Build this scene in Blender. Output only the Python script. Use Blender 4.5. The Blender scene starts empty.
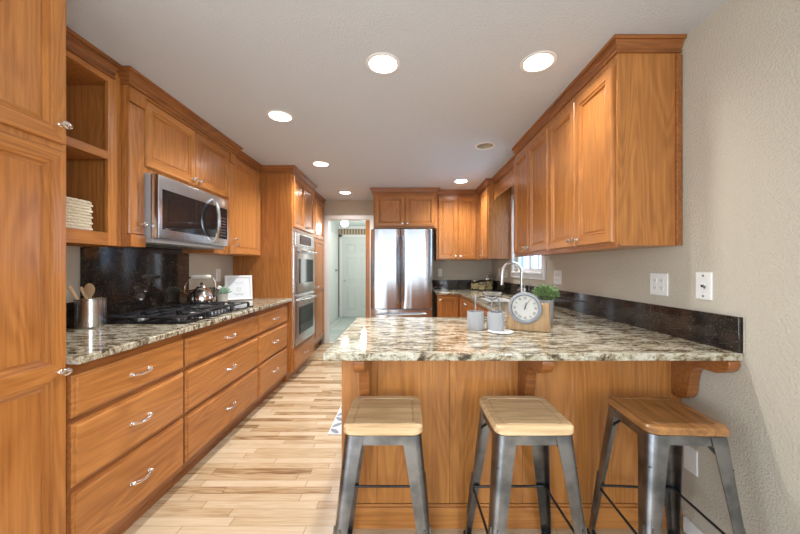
import bpy, bmesh, math, random
from mathutils import Vector, Matrix
random.seed(7)
PI = math.pi
SC = bpy.context.scene
COL = SC.collection

# ---------------------------------------------------------------- camera
CAMZ = 1.30
cd = bpy.data.cameras.new('camera'); cam = bpy.data.objects.new('camera', cd); COL.objects.link(cam)
cam.location = (0, 0, CAMZ); cam.rotation_euler = (PI/2, 0, 0)
cd.sensor_width = 36.0; cd.lens = 36.0*318/800; cd.shift_x = -5/800.0; cd.clip_start = 0.02
SC.camera = cam
# ---------------------------------------------------------------- world
W = bpy.data.worlds.new('world'); SC.world = W; W.use_nodes = True
wb = W.node_tree.nodes['Background']; wb.inputs[0].default_value = (0.50, 0.72, 1.0, 1); wb.inputs[1].default_value = 0.8
# ---------------------------------------------------------------- view
SC.view_settings.view_transform = 'Standard'; SC.view_settings.look = 'None'
SC.view_settings.gamma = 1; SC.view_settings.use_curve_mapping = False
SC.view_settings.exposure = 0.46
# ---------------------------------------------------------------- added fill lamps behind the camera, and the sink window's daylight
def area(name, loc, rot, sx, sy, power, col, spread=180):
    l = bpy.data.lights.new(name, 'AREA'); l.shape = 'RECTANGLE'; l.size = sx; l.size_y = sy
    l.energy = power; l.color = col; l.spread = math.radians(spread)
    o = bpy.data.objects.new(name, l); COL.objects.link(o); o.location = loc; o.rotation_euler = rot
    return o
area('rear_fill', (-2.4, -2.98, 1.12), (PI/2, 0, 0), 1.7, 2.0, 70, (0.84, 0.93, 1.0))  # added lamp in a made-up rear opening, clear of the fridge's reflection
area('left_fill', (-3.48, -1.3, 1.35), (PI/2, 0, -PI/2), 2.4, 1.6, 45, (0.84, 0.93, 1.0))  # added lamp in a made-up opening on the unseen left side
area('right_fill', (1.42, -1.55, 1.45), (0, PI/2, 0), 1.4, 1.7, 75, (0.86, 0.94, 1.0))  # added lamp in an unseen opening, brightens the pantry and left cabinets
STREAK_SLITS = ((-.92, .12), (-.70, .06), (.02, .10), (.62, .05))  # made-up slits in the rear wall, placed for streaks on the fridge
for px_, pw_ in STREAK_SLITS: area('streak_fill', (px_, -2.98, 1.2), (PI/2, 0, 0), pw_, 1.9, 26*pw_, (0.92, 0.96, 1.0))  # added lamps in the slits, seen only as fridge reflections
area('sink_window_daylight', (1.50, 3.61, 1.70), (0, PI/2, 0), 0.85, 0.8, 5.0, (0.50, 0.73, 1.0))
CAN_POWER, CAN_COL = 13.0, (1.0, 0.98, 0.96)

# ---------------------------------------------------------------- mesh helpers
WL = {}
class MB:
    def __init__(s): s.v = []; s.f = []; s.m = []
    def add(s, vs, fs, mi=0):
        k = len(s.v); s.v += [tuple(p) for p in vs]
        for i, f in enumerate(fs):
            s.f.append([k+j for j in f]); s.m.append(mi[i] if isinstance(mi, list) else mi)
        return s
    def box(s, x0, x1, y0, y1, z0, z1, mi=0):
        vs = [(x, y, z) for x in (x0, x1) for y in (y0, y1) for z in (z0, z1)]
        return s.add(vs, [(0,1,3,2),(4,6,7,5),(0,4,5,1),(2,3,7,6),(0,2,6,4),(1,5,7,3)], mi)
    def fbox(s, F, u0, u1, v0, v1, n0, n1, mi=0):
        vs = [F(u, v, n) for u in (u0, u1) for v in (v0, v1) for n in (n0, n1)]
        return s.add(vs, [(0,1,3,2),(4,6,7,5),(0,4,5,1),(2,3,7,6),(0,2,6,4),(1,5,7,3)], mi)
    def rings(s, F, u0, u1, v0, v1, rr, mh=1, mv=0, mc=0, back=True, jb=0, jt=0):
        # jb / jt: the bottom / top side runs on into another panel (a mid rail), so it keeps no outer edge
        vs = []
        for a, n in rr:
            lo_ = max(0, a-.020) if jb else a; hi_ = max(0, a-.020) if jt else a
            vs += [F(u0+a, v0+lo_, n), F(u1-a, v0+lo_, n), F(u1-a, v1-hi_, n), F(u0+a, v1-hi_, n)]
        fs = []; ms = []
        for i in range(len(rr)-1):
            for k in range(4):
                j = (k+1) % 4
                fs.append((4*i+k, 4*i+j, 4*i+4+j, 4*i+4+k)); ms.append(mh if k in (0, 2) else mv)
        e = 4*(len(rr)-1); fs.append((e, e+1, e+2, e+3)); ms.append(mc)
        if back: fs.append((3, 2, 1, 0)); ms.append(mc)
        return s.add(vs, fs, ms)
    def loops(s, loops, close=True, cap0=True, cap1=True, mi=0):
        n = len(loops[0]); vs = [p for L in loops for p in L]; fs = []
        for i in range(len(loops)-1):
            for k in range(n if close else n-1):
                j = (k+1) % n
                fs.append((i*n+k, i*n+j, (i+1)*n+j, (i+1)*n+k))
        if cap0: fs.append(tuple(range(n))[::-1])
        if cap1: fs.append(tuple((len(loops)-1)*n+k for k in range(n)))
        return s.add(vs, fs, mi)
    def lathe(s, prof, G=None, seg=24, cap0=True, cap1=True, mi=0, flute=0, nfl=0):
        G = G or (lambda x, y, z: (x, y, z)); L = []
        for r, z in prof:
            L.append([G((r+(flute*math.cos(nfl*2*PI*k/seg) if r > .01 else 0))*math.cos(2*PI*k/seg), (r+(flute*math.cos(nfl*2*PI*k/seg) if r > .01 else 0))*math.sin(2*PI*k/seg), z) for k in range(seg)])
        return s.loops(L, True, cap0, cap1, mi)
    def tube(s, pts, r, seg=8, G=None, mi=0, closed=False):
        P = [Vector(p) for p in pts]; n = len(P); L = []
        up = None
        for i in range(n):
            if closed: t = (P[(i+1) % n]-P[i-1]).normalized()
            else: t = (P[min(i+1, n-1)]-P[max(i-1, 0)]).normalized()
            if up is None:
                up = Vector((0, 0, 1)) if abs(t.z) < .9 else Vector((1, 0, 0))
            a = (up - t*up.dot(t)).normalized(); up = a; b = t.cross(a)
            rr = r[i] if isinstance(r, (list, tuple)) else r
            ring = [P[i]+a*rr*math.cos(2*PI*k/seg)+b*rr*math.sin(2*PI*k/seg) for k in range(seg)]
            L.append([G(*p) if G else tuple(p) for p in ring])
        if closed: L.append(L[0])
        return s.loops(L, True, not closed, not closed, mi)
    def prism(s, poly, G, a, b, mi=0):
        return s.loops([[G(u, v, a) for u, v in poly], [G(u, v, b) for u, v in poly]], True, True, True, mi)

def wloc(o):
    return WL.get(o.name, Vector((0, 0, 0))) if o else Vector((0, 0, 0))
def build(name, mb, mats, parent=None, bevel=0, smooth=False, seg=2, ang=35):
    me = bpy.data.meshes.new(name)
    off = wloc(parent)
    me.from_pydata([Vector(p)-off for p in mb.v], [], mb.f)
    if not isinstance(mats, (list, tuple)): mats = [mats]
    for m in mats: me.materials.append(m)
    for p, mi in zip(me.polygons, mb.m): p.material_index = min(mi, len(mats)-1)
    bm = bmesh.new(); bm.from_mesh(me)
    bmesh.ops.recalc_face_normals(bm, faces=bm.faces); bm.to_mesh(me); bm.free()
    o = bpy.data.objects.new(name, me); COL.objects.link(o)
    if parent: o.parent = parent; WL[o.name] = off
    if smooth:
        for p in me.polygons: p.use_smooth = True
        me.set_sharp_from_angle(angle=math.radians(ang))
    if bevel:
        md = o.modifiers.new('bevel', 'BEVEL'); md.width = bevel; md.segments = seg
        md.limit_method = 'ANGLE'; md.angle_limit = math.radians(40)
    return o
def thing(name, label, cat, loc=(0, 0, 0), group=None):
    o = bpy.data.objects.new(name, None); COL.objects.link(o); o.empty_display_size = .05
    o.location = loc; WL[o.name] = Vector(loc); o['label'] = label; o['category'] = cat
    if group: o['group'] = group
    return o
def tag(o, label, cat, group=None):
    o['label'] = label; o['category'] = cat
    if group: o['group'] = group
    return o
def struct(name, mb, mats, **k):
    o = build(name, mb, mats, **k); o['kind'] = 'structure'
    return o
def copy_tree(o, parent=None):
    c = o.copy(); COL.objects.link(c)
    if parent: c.parent = parent
    for ch in list(o.children): copy_tree(ch, c)
    return c

# ---------------------------------------------------------------- materials
def M(name, col, rough=.5, metal=0, **kw):
    m = bpy.data.materials.new(name); m.use_nodes = True
    b = m.node_tree.nodes['Principled BSDF']
    b.inputs['Base Color'].default_value = (*col, 1); b.inputs['Roughness'].default_value = rough
    b.inputs['Metallic'].default_value = metal
    for k, v in kw.items(): b.inputs[k.replace('_', ' ')].default_value = v
    return m
def nodes(m):
    nt = m.node_tree
    def N(t, **kw):
        n = nt.nodes.new(t)
        for k, v in kw.items():
            if k[0] == 'i' and k[1:].isdigit(): n.inputs[int(k[1:])].default_value = v
            else: setattr(n, k, v)
        return n
    return nt, N, nt.links.new, nt.nodes['Principled BSDF']
def ramp(N, stops, interp='LINEAR'):
    r = N('ShaderNodeValToRGB'); cr = r.color_ramp; cr.interpolation = interp
    while len(cr.elements) < len(stops): cr.elements.new(.5)
    for e, (p, c) in zip(cr.elements, stops): e.position = p; e.color = (*c, 1)
    return r
def wood(name, axis, lo, hi, rough=.28, rings=48, contrast=.62, coat=.16):
    m = M(name, hi, rough); nt, N, L, b = nodes(m)
    tc = N('ShaderNodeTexCoord'); oi = N('ShaderNodeObjectInfo')
    mul = N('ShaderNodeVectorMath', operation='SCALE'); mul.inputs['Scale'].default_value = 9.0
    cb = N('ShaderNodeCombineXYZ'); L(oi.outputs['Random'], cb.inputs[0]); L(oi.outputs['Random'], cb.inputs[1]); L(oi.outputs['Random'], cb.inputs[2])
    L(cb.outputs[0], mul.inputs[0])
    ad = N('ShaderNodeVectorMath', operation='ADD'); L(tc.outputs['Object'], ad.inputs[0]); L(mul.outputs[0], ad.inputs[1])
    s1 = [1, 1, 1]; s1[axis] = .13
    mp = N('ShaderNodeMapping'); mp.inputs['Scale'].default_value = s1; L(ad.outputs[0], mp.inputs[0])
    n1 = N('ShaderNodeTexNoise'); n1.inputs['Scale'].default_value = 4.2; n1.inputs['Detail'].default_value = 2.5; n1.inputs['Distortion'].default_value = .5
    L(mp.outputs[0], n1.inputs[0])
    m1 = N('ShaderNodeMath', operation='MULTIPLY', i1=rings*2.4); L(n1.outputs[0], m1.inputs[0])
    m2 = N('ShaderNodeMath', operation='SINE'); L(m1.outputs[0], m2.inputs[0])
    s2 = [1, 1, 1]; s2[axis] = .035
    mp2 = N('ShaderNodeMapping'); mp2.inputs['Scale'].default_value = s2; L(ad.outputs[0], mp2.inputs[0])
    n2 = N('ShaderNodeTexNoise'); n2.inputs['Scale'].default_value = 62; n2.inputs['Detail'].default_value = 6; n2.inputs['Roughness'].default_value = .7
    L(mp2.outputs[0], n2.inputs[0])
    n3 = N('ShaderNodeTexNoise'); n3.inputs['Scale'].default_value = 2.2; n3.inputs['Detail'].default_value = 3; L(mp.outputs[0], n3.inputs[0])
    a1 = N('ShaderNodeMath', operation='MULTIPLY', i1=.085); L(m2.outputs[0], a1.inputs[0])
    a2 = N('ShaderNodeMath', operation='MULTIPLY', i1=1.0); L(n2.outputs[0], a2.inputs[0])
    a3 = N('ShaderNodeMath', operation='MULTIPLY', i1=.38); L(n3.outputs[0], a3.inputs[0])
    a4 = N('ShaderNodeMath', operation='ADD'); L(a1.outputs[0], a4.inputs[0]); L(a2.outputs[0], a4.inputs[1])
    a5 = N('ShaderNodeMath', operation='ADD'); L(a4.outputs[0], a5.inputs[0]); L(a3.outputs[0], a5.inputs[1])
    a6 = N('ShaderNodeMath', operation='MULTIPLY_ADD', i1=.18, i2=-.09); L(oi.outputs['Random'], a6.inputs[0])
    a7 = N('ShaderNodeMath', operation='ADD'); L(a5.outputs[0], a7.inputs[0]); L(a6.outputs[0], a7.inputs[1])
    mid = [(p+q)/2 for p, q in zip(lo, hi)]
    r = ramp(N, [(.675-contrast/2, lo), (.675, mid), (.675+contrast/2, hi)]); L(a7.outputs[0], r.inputs[0])
    L(r.outputs[0], b.inputs['Base Color'])
    b.inputs['Coat Weight'].default_value = coat; b.inputs['Coat Roughness'].default_value = .12
    bp = N('ShaderNodeBump'); bp.inputs['Strength'].default_value = .05; bp.inputs['Distance'].default_value = .002
    L(n2.outputs[0], bp.inputs['Height']); L(bp.outputs[0], b.inputs['Normal'])
    return m
WLO, WHI = (.285, .094, .021), (.575, .240, .062)
wood_z = wood('honey_wood_upright', 2, WLO, WHI); wood_y = wood('honey_wood_along', 1, WLO, WHI); wood_x = wood('honey_wood_across', 0, WLO, WHI)
WCL, WCH = (.15, .046, .011), (.40, .145, .038)
crown_y = wood('crown_wood_along', 1, WCL, WCH); crown_x = wood('crown_wood_across', 0, WCL, WCH)
seat_light = wood('pale_elm_seat', 0, (.42, .24, .10), (.84, .62, .36), .4, 40, .6, .1)
seat_dark = wood('brown_elm_seat', 1, (.12, .042, .012), (.50, .24, .08), .33, 40, .6, .2)
block_wood = wood('pale_block_wood', 2, (.36, .19, .07), (.68, .45, .22), .5, 30, .6, 0)
spoon_wood = wood('spoon_wood', 2, (.50, .32, .17), (.78, .56, .34), .6, 20, .6, 0)
dark_toe = M('shadowed_toe_kick_wood', (.10, .035, .012), .6)

def painted(name, col, bump=.25, scale=130):
    m = M(name, col, .75); nt, N, L, b = nodes(m)
    g = N('ShaderNodeNewGeometry')
    n = N('ShaderNodeTexNoise'); n.inputs['Scale'].default_value = scale; n.inputs['Detail'].default_value = 3; L(g.outputs['Position'], n.inputs[0])
    r = ramp(N, [(.45, (0, 0, 0)), (.62, (1, 1, 1))]); L(n.outputs[0], r.inputs[0])
    bp = N('ShaderNodeBump'); bp.inputs['Strength'].default_value = bump; bp.inputs['Distance'].default_value = .004
    L(r.outputs[0], bp.inputs['Height']); L(bp.outputs[0], b.inputs['Normal'])
    return m
wall_paint = painted('greige_textured_paint', (.53, .48, .39), .40, 105)
pale_paint = painted('pale_dining_paint', (.72, .74, .76), .2)  # unseen walls, made paler to brighten what the fridge reflects
ceil_paint = painted('ceiling_paint', (.64, .675, .73), .35, 110)
white_trim = M('white_trim_paint', (.80, .80, .79), .35)
mint = painted('pale_mint_paint', (.62, .655, .63), .1); mint_door = M('pale_mint_door', (.66, .69, .66), .4)
hall_ceiling_paint = M('hall_ceiling_paint', (.7, .76, .74), .7)

# oak strip floor: boards run left to right
def floor_mat():
    m = M('oak_strip_floor', (.6, .4, .2), .24); nt, N, L, b = nodes(m)
    g = N('ShaderNodeNewGeometry'); sp = N('ShaderNodeSeparateXYZ'); L(g.outputs['Position'], sp.inputs[0])
    yw = N('ShaderNodeMath', operation='DIVIDE', i1=.057); L(sp.outputs[1], yw.inputs[0])
    row = N('ShaderNodeMath', operation='FLOOR'); L(yw.outputs[0], row.inputs[0])
    fy = N('ShaderNodeMath', operation='FRACT'); L(yw.outputs[0], fy.inputs[0])
    wn = N('ShaderNodeTexWhiteNoise', noise_dimensions='1D'); L(row.outputs[0], wn.inputs['W'])
    xo = N('ShaderNodeMath', operation='MULTIPLY', i1=7.3); L(wn.outputs[0], xo.inputs[0])
    xd = N('ShaderNodeMath', operation='DIVIDE', i1=.62); L(sp.outputs[0], xd.inputs[0])
    xs = N('ShaderNodeMath', operation='ADD'); L(xd.outputs[0], xs.inputs[0]); L(xo.outputs[0], xs.inputs[1])
    cx = N('ShaderNodeMath', operation='FLOOR'); L(xs.outputs[0], cx.inputs[0])
    fx = N('ShaderNodeMath', operation='FRACT'); L(xs.outputs[0], fx.inputs[0])
    cb = N('ShaderNodeCombineXYZ'); L(row.outputs[0], cb.inputs[0]); L(cx.outputs[0], cb.inputs[1])
    w2 = N('ShaderNodeTexWhiteNoise', noise_dimensions='2D'); L(cb.outputs[0], w2.inputs[0])
    # grain
    sc = N('ShaderNodeVectorMath', operation='SCALE'); sc.inputs['Scale'].default_value = 13.; L(w2.outputs['Color'], sc.inputs[0])
    av = N('ShaderNodeVectorMath', operation='ADD'); L(g.outputs['Position'], av.inputs[0]); L(sc.outputs[0], av.inputs[1])
    mp = N('ShaderNodeMapping'); mp.inputs['Scale'].default_value = (.12, 1, 1); L(av.outputs[0], mp.inputs[0])
    n1 = N('ShaderNodeTexNoise'); n1.inputs['Scale'].default_value = 9; n1.inputs['Detail'].default_value = 2; L(mp.outputs[0], n1.inputs[0])
    s1 = N('ShaderNodeMath', operation='MULTIPLY', i1=75.); L(n1.outputs[0], s1.inputs[0])
    s2 = N('ShaderNodeMath', operation='SINE'); L(s1.outputs[0], s2.inputs[0])
    mp2 = N('ShaderNodeMapping'); mp2.inputs['Scale'].default_value = (.04, 1, 1); L(av.outputs[0], mp2.inputs[0])
    n2 = N('ShaderNodeTexNoise'); n2.inputs['Scale'].default_value = 150; n2.inputs['Detail'].default_value = 4; L(mp2.outputs[0], n2.inputs[0])
    k1 = N('ShaderNodeMath', operation='MULTIPLY', i1=.08); L(s2.outputs[0], k1.inputs[0])
    k2 = N('ShaderNodeMath', operation='MULTIPLY_ADD', i1=1.1, i2=-.55); L(n2.outputs[0], k2.inputs[0])
    k3 = N('ShaderNodeMath', operation='ADD'); L(k1.outputs[0], k3.inputs[0]); L(k2.outputs[0], k3.inputs[1])
    k4 = N('ShaderNodeMath', operation='MULTIPLY_ADD', i1=.85, i2=.08); L(w2.outputs[0], k4.inputs[0])
    k5 = N('ShaderNodeMath', operation='ADD'); L(k3.outputs[0], k5.inputs[0]); L(k4.outputs[0], k5.inputs[1])
    r = ramp(N, [(0, (.22, .12, .055)), (.15, (.37, .235, .12)), (.36, (.49, .35, .205)), (.65, (.55, .42, .27)), (1, (.62, .49, .34))]); L(k5.outputs[0], r.inputs[0])
    # seams
    def edge(src, w):
        a = N('ShaderNodeMath', operation='SUBTRACT', i1=.5); L(src.outputs[0], a.inputs[0])
        c = N('ShaderNodeMath', operation='ABSOLUTE'); L(a.outputs[0], c.inputs[0])
        d = N('ShaderNodeMath', operation='GREATER_THAN', i1=.5-w); L(c.outputs[0], d.inputs[0]); return d
    e = N('ShaderNodeMath', operation='MAXIMUM'); ea, eb = edge(fy, .022), edge(fx, .003); L(ea.outputs[0], e.inputs[0]); L(eb.outputs[0], e.inputs[1])
    mx = N('ShaderNodeMix', data_type='RGBA', blend_type='MULTIPLY'); L(r.outputs[0], mx.inputs[6]); mx.inputs[7].default_value = (.42, .30, .2, 1)
    ef = N('ShaderNodeMath', operation='MULTIPLY', i1=.75); L(e.outputs[0], ef.inputs[0]); L(ef.outputs[0], mx.inputs[0]); L(mx.outputs[2], b.inputs['Base Color'])
    return m
oak_floor = floor_mat()

def granite(name):
    m = M(name, (.6, .5, .35), .07); nt, N, L, b = nodes(m)
    g = N('ShaderNodeNewGeometry')
    mp = N('ShaderNodeMapping'); mp.inputs['Scale'].default_value = (1, 2.7, 1.6); mp.inputs['Rotation'].default_value = (0, 0, -.10); L(g.outputs['Position'], mp.inputs[0])
    n1 = N('ShaderNodeTexNoise'); n1.inputs['Scale'].default_value = 11; n1.inputs['Detail'].default_value = 6; n1.inputs['Roughness'].default_value = .72; n1.inputs['Distortion'].default_value = .6; L(mp.outputs[0], n1.inputs[0])
    r1 = ramp(N, [(.33, (.03, .027, .025)), (.415, (.12, .095, .065)), (.475, (.36, .30, .20)), (.53, (.56, .53, .42)), (.64, (.66, .65, .58)), (.75, (.52, .51, .47))]); L(n1.outputs[0], r1.inputs[0])
    n2 = N('ShaderNodeTexNoise'); n2.inputs['Scale'].default_value = 70; n2.inputs['Detail'].default_value = 4; n2.inputs['Roughness'].default_value = .8; L(g.outputs['Position'], n2.inputs[0])
    r2 = ramp(N, [(.36, (.10, .08, .07)), (.46, (.75, .70, .62)), (.6, (1, 1, 1)), (.70, (1.0, .86, .6))]); L(n2.outputs[0], r2.inputs[0])
    mx = N('ShaderNodeMix', data_type='RGBA', blend_type='MULTIPLY'); mx.inputs[0].default_value = .8; L(r1.outputs[0], mx.inputs[6]); L(r2.outputs[0], mx.inputs[7])
    L(mx.outputs[2], b.inputs['Base Color'])
    return m
gran = granite('cream_brown_granite')
def darkstone():
    m = M('black_speckled_stone', (.02, .015, .012), .06); nt, N, L, b = nodes(m)
    g = N('ShaderNodeNewGeometry')
    n = N('ShaderNodeTexNoise'); n.inputs['Scale'].default_value = 230; n.inputs['Detail'].default_value = 2; L(g.outputs['Position'], n.inputs[0])
    n2 = N('ShaderNodeTexNoise'); n2.inputs['Scale'].default_value = 14; n2.inputs['Detail'].default_value = 5; L(g.outputs['Position'], n2.inputs[0])
    r = ramp(N, [(.3, (.006, .005, .005)), (.7, (.040, .026, .019))]); L(n2.outputs[0], r.inputs[0])
    r2 = ramp(N, [(.66, (0, 0, 0)), (.74, (.35, .33, .30))]); L(n.outputs[0], r2.inputs[0])
    mx = N('ShaderNodeMix', data_type='RGBA', blend_type='ADD'); mx.inputs[0].default_value = 1; L(r.outputs[0], mx.inputs[6]); L(r2.outputs[0], mx.inputs[7])
    L(mx.outputs[2], b.inputs['Base Color']); return m
stone = darkstone()

def brushed(name, col, rough, axis=2, an=.5):
    m = M(name, col, rough, 1.0); nt, N, L, b = nodes(m)
    tc = N('ShaderNodeTexCoord'); s = [120, 120, 120]; s[axis] = 1.5
    mp = N('ShaderNodeMapping'); mp.inputs['Scale'].default_value = s; L(tc.outputs['Object'], mp.inputs[0])
    n = N('ShaderNodeTexNoise'); n.inputs['Scale'].default_value = 3; n.inputs['Detail'].default_value = 2; L(mp.outputs[0], n.inputs[0])
    mr = N('ShaderNodeMapRange'); mr.inputs[3].default_value = rough*.75; mr.inputs[4].default_value = rough*1.3; L(n.outputs[0], mr.inputs[0]); L(mr.outputs[0], b.inputs['Roughness'])
    return m
steel = brushed('brushed_stainless_steel', (.66, .67, .69), .20, 1)
steel_v = brushed('fridge_stainless_steel', (.60, .625, .66), .20, 0)
def wavy(m):
    nt, N, L, b = nodes(m)
    tc = N('ShaderNodeTexCoord'); mp = N('ShaderNodeMapping'); mp.inputs['Scale'].default_value = (6, 1, .25); L(tc.outputs['Object'], mp.inputs[0])
    n = N('ShaderNodeTexNoise'); n.inputs['Scale'].default_value = 1.6; n.inputs['Detail'].default_value = 1; L(mp.outputs[0], n.inputs[0])
    bp = N('ShaderNodeBump'); bp.inputs['Strength'].default_value = .35; bp.inputs['Distance'].default_value = .02; L(n.outputs[0], bp.inputs['Height']); L(bp.outputs[0], b.inputs['Normal'])
wavy(steel_v)
chrome = M('polished_nickel', (.86, .86, .85), .2, 1); kettle_steel = M('mirror_steel', (.80, .79, .78), .06, 1)
dark_glass = M('black_oven_glass', (.012, .011, .012), .05); black_plastic = M('black_plastic', (.02, .02, .02), .35)
iron = M('black_cast_iron', (.035, .036, .04), .25); burner_metal = M('burner_alloy', (.28, .28, .28), .35, 1)
gun = M('raw_gunmetal', (.20, .20, .21), .30, 1)
def gunnoise(m):
    nt, N, L, b = nodes(m); tc = N('ShaderNodeTexCoord')
    n = N('ShaderNodeTexNoise'); n.inputs['Scale'].default_value = 9; n.inputs['Detail'].default_value = 5; L(tc.outputs['Object'], n.inputs[0])
    r = ramp(N, [(.35, (.14, .15, .165)), (.6, (.31, .32, .34))]); L(n.outputs[0], r.inputs[0]); L(r.outputs[0], b.inputs['Base Color'])
gunnoise(gun)
rod_black = M('black_rod', (.03, .03, .03), .4, .3); rubber = M('black_rubber', (.015, .015, .015), .8)
white_plastic = M('white_plastic', (.82, .82, .80), .35); slot_dark = M('dark_slot', (.03, .03, .03), .6)
cream = M('cream_grip', (.84, .80, .70), .4); white_ceramic = M('white_ceramic', (.80, .80, .78), .2)
galv = M('grey_ribbed_glaze', (.40, .40, .41), .45); frame_white = M('white_frame_paint', (.82, .83, .84), .4)
paper = M('pale_print_paper', (.74, .78, .82), .6); ink = M('grey_ink', (.20, .22, .24), .7)
clock_rim = M('weathered_grey_rim', (.27, .285, .30), .4, .3); clock_face = M('cream_clock_face', (.60, .575, .52), .6); clock_ink = M('dark_clock_ink', (.10, .10, .11), .6)
leaf_a = M('fresh_leaf', (.17, .27, .10), .45); leaf_b = M('pale_succulent_leaf', (.36, .52, .40), .5); stem_m = M('green_stem', (.16, .22, .07), .6)
concrete = M('speckled_pot', (.62, .58, .50), .7); wicker = M('pale_seagrass', (.74, .66, .50), .8)
pasta = M('yellow_dry_pasta', (.88, .74, .38), .6); display = M('oven_display', (.04, .01, .016), .4)
glass = M('clear_glass', (1, 1, 1), .02, 0, Transmission_Weight=1.0, IOR=1.18)
thin_glass = M('window_pane_glass', (1, 1, 1), 0, 0, Transmission_Weight=1.0, IOR=1.02)
print_blue = M('register_leaf_ink', (.20, .24, .30), .6); register_white = M('register_white', (.60, .61, .62), .5)
def emit(name, col, s):
    m = M(name, col, .5); b = m.node_tree.nodes['Principled BSDF']; b.inputs['Emission Color'].default_value = (*col, 1); b.inputs['Emission Strength'].default_value = s; return m
lamp_lit = emit('lit_bulb', (1, .97, .92), 7); globe_lit = emit('lit_globe', (1, .98, .92), 3)
key_mat = M('dim_key_legend', (.10, .07, .07), .4)
can_white = M('can_baffle_white', (.85, .84, .82), .4); can_tan = M('unlit_can_baffle', (.55, .47, .34), .5)
def tile_mat():
    m = M('grey_patterned_tile', (.6, .6, .58), .3); nt, N, L, b = nodes(m)
    g = N('ShaderNodeNewGeometry'); br = N('ShaderNodeTexBrick'); L(g.outputs['Position'], br.inputs[0])
    br.offset = 0; br.inputs['Scale'].default_value = 3.2; br.inputs['Brick Width'].default_value = 1; br.inputs['Row Height'].default_value = 1; br.inputs['Mortar Size'].default_value = .03
    br.inputs['Color1'].default_value = (.66, .67, .63, 1); br.inputs['Color2'].default_value = (.42, .50, .47, 1); br.inputs['Mortar'].default_value = (.3, .3, .28, 1)
    L(br.outputs[0], b.inputs['Base Color']); return m
tile = tile_mat()
def panelling():
    m = M('brown_wall_boards', (.3, .2, .12), .6); nt, N, L, b = nodes(m)
    g = N('ShaderNodeNewGeometry'); w = N('ShaderNodeTexWave'); w.wave_profile = 'SIN'; w.inputs['Scale'].default_value = 4.2; w.inputs['Distortion'].default_value = .3; L(g.outputs['Position'], w.inputs[0])
    r = ramp(N, [(.1, (.16, .11, .07)), (.4, (.42, .33, .23)), (1, (.5, .41, .3))]); L(w.outputs[0], r.inputs[0]); L(r.outputs[0], b.inputs['Base Color']); return m
boards = panelling()

# ---------------------------------------------------------------- faces
def FL(x): return lambda u, v, n: (x+n, u, v)      # faces +X (left run)
def FR(x): return lambda u, v, n: (x-n, u, v)      # faces -X (right run)
def FB(y): return lambda u, v, n: (u, y-n, v)      # faces the camera

CEIL = 2.438
XL, XR = -1.95, 1.38
YB, YD = 5.05, 5.43
CT = .948; CB = .917
# ---------------------------------------------------------------- structure
struct('floor', MB().box(-3.5, 1.48, -3.0, YD+.05, -.05, 0), oak_floor)
struct('trim_1', MB().box(-1.30, -.58, YD+.02, YD+.06, -.002, .006), white_trim)
mb = MB(); mb.box(-2.6, .4, YD+.05, 8.4, -.05, 0)
struct('floor_hall', mb, tile)
# ceiling with round holes for the cans
cans = [(-.123, 1.78, 1), (.739, 1.766, 1), (-.942, 2.397, 1), (-.928, 3.51, 1), (-.916, 4.86, 1), (.741, 4.21, 1), (.753, 2.99, 0)]
RC = .076
def ceiling_mesh():
    xs = sorted([-3.5, 1.48]+[c[0]-RC*1.2 for c in cans]+[c[0]+RC*1.2 for c in cans])
    mb = MB()
    # strips in X; each can gets its own cell with a circular hole
    cells = [(c[0]-.1, c[0]+.1, c[1]-.1, c[1]+.1, c) for c in cans]
    ys = sorted(set([-3.0, YD+.0]+[c[2] for c in cells]+[c[3] for c in cells]))
    xs = sorted(set([-3.5, 1.48]+[c[0] for c in cells]+[c[1] for c in cells]))
    for i in range(len(xs)-1):
        for j in range(len(ys)-1):
            mx, my = (xs[i]+xs[i+1])/2, (ys[j]+ys[j+1])/2
            if any(c[0] < mx < c[1] and c[2] < my < c[3] for c in cells): continue
            mb.add([(xs[i], ys[j], CEIL), (xs[i+1], ys[j], CEIL), (xs[i+1], ys[j+1], CEIL), (xs[i], ys[j+1], CEIL)], [(3, 2, 1, 0)])
    for x0, x1, y0, y1, c in cells:
        n = 32; inner = []; outer = []
        for k in range(n):
            a = 2*PI*k/n; ca, sa = math.cos(a), math.sin(a); q = .1/max(abs(ca), abs(sa))
            inner.append((c[0]+RC*ca, c[1]+RC*sa, CEIL)); outer.append((c[0]+q*ca, c[1]+q*sa, CEIL))
        mb.add(inner+outer, [(k, (k+1) % n, n+(k+1) % n, n+k) for k in range(n)])
    # closed top slab above the cans
    mb.box(-3.5, 1.48, -3.0, YD, CEIL+.16, CEIL+.2)
    return mb
struct('ceiling', ceiling_mesh(), ceil_paint)
struct('wall_left', MB().box(XL-.1, XL, .35, YD+.1, 0, CEIL+.16), wall_paint)
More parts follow.
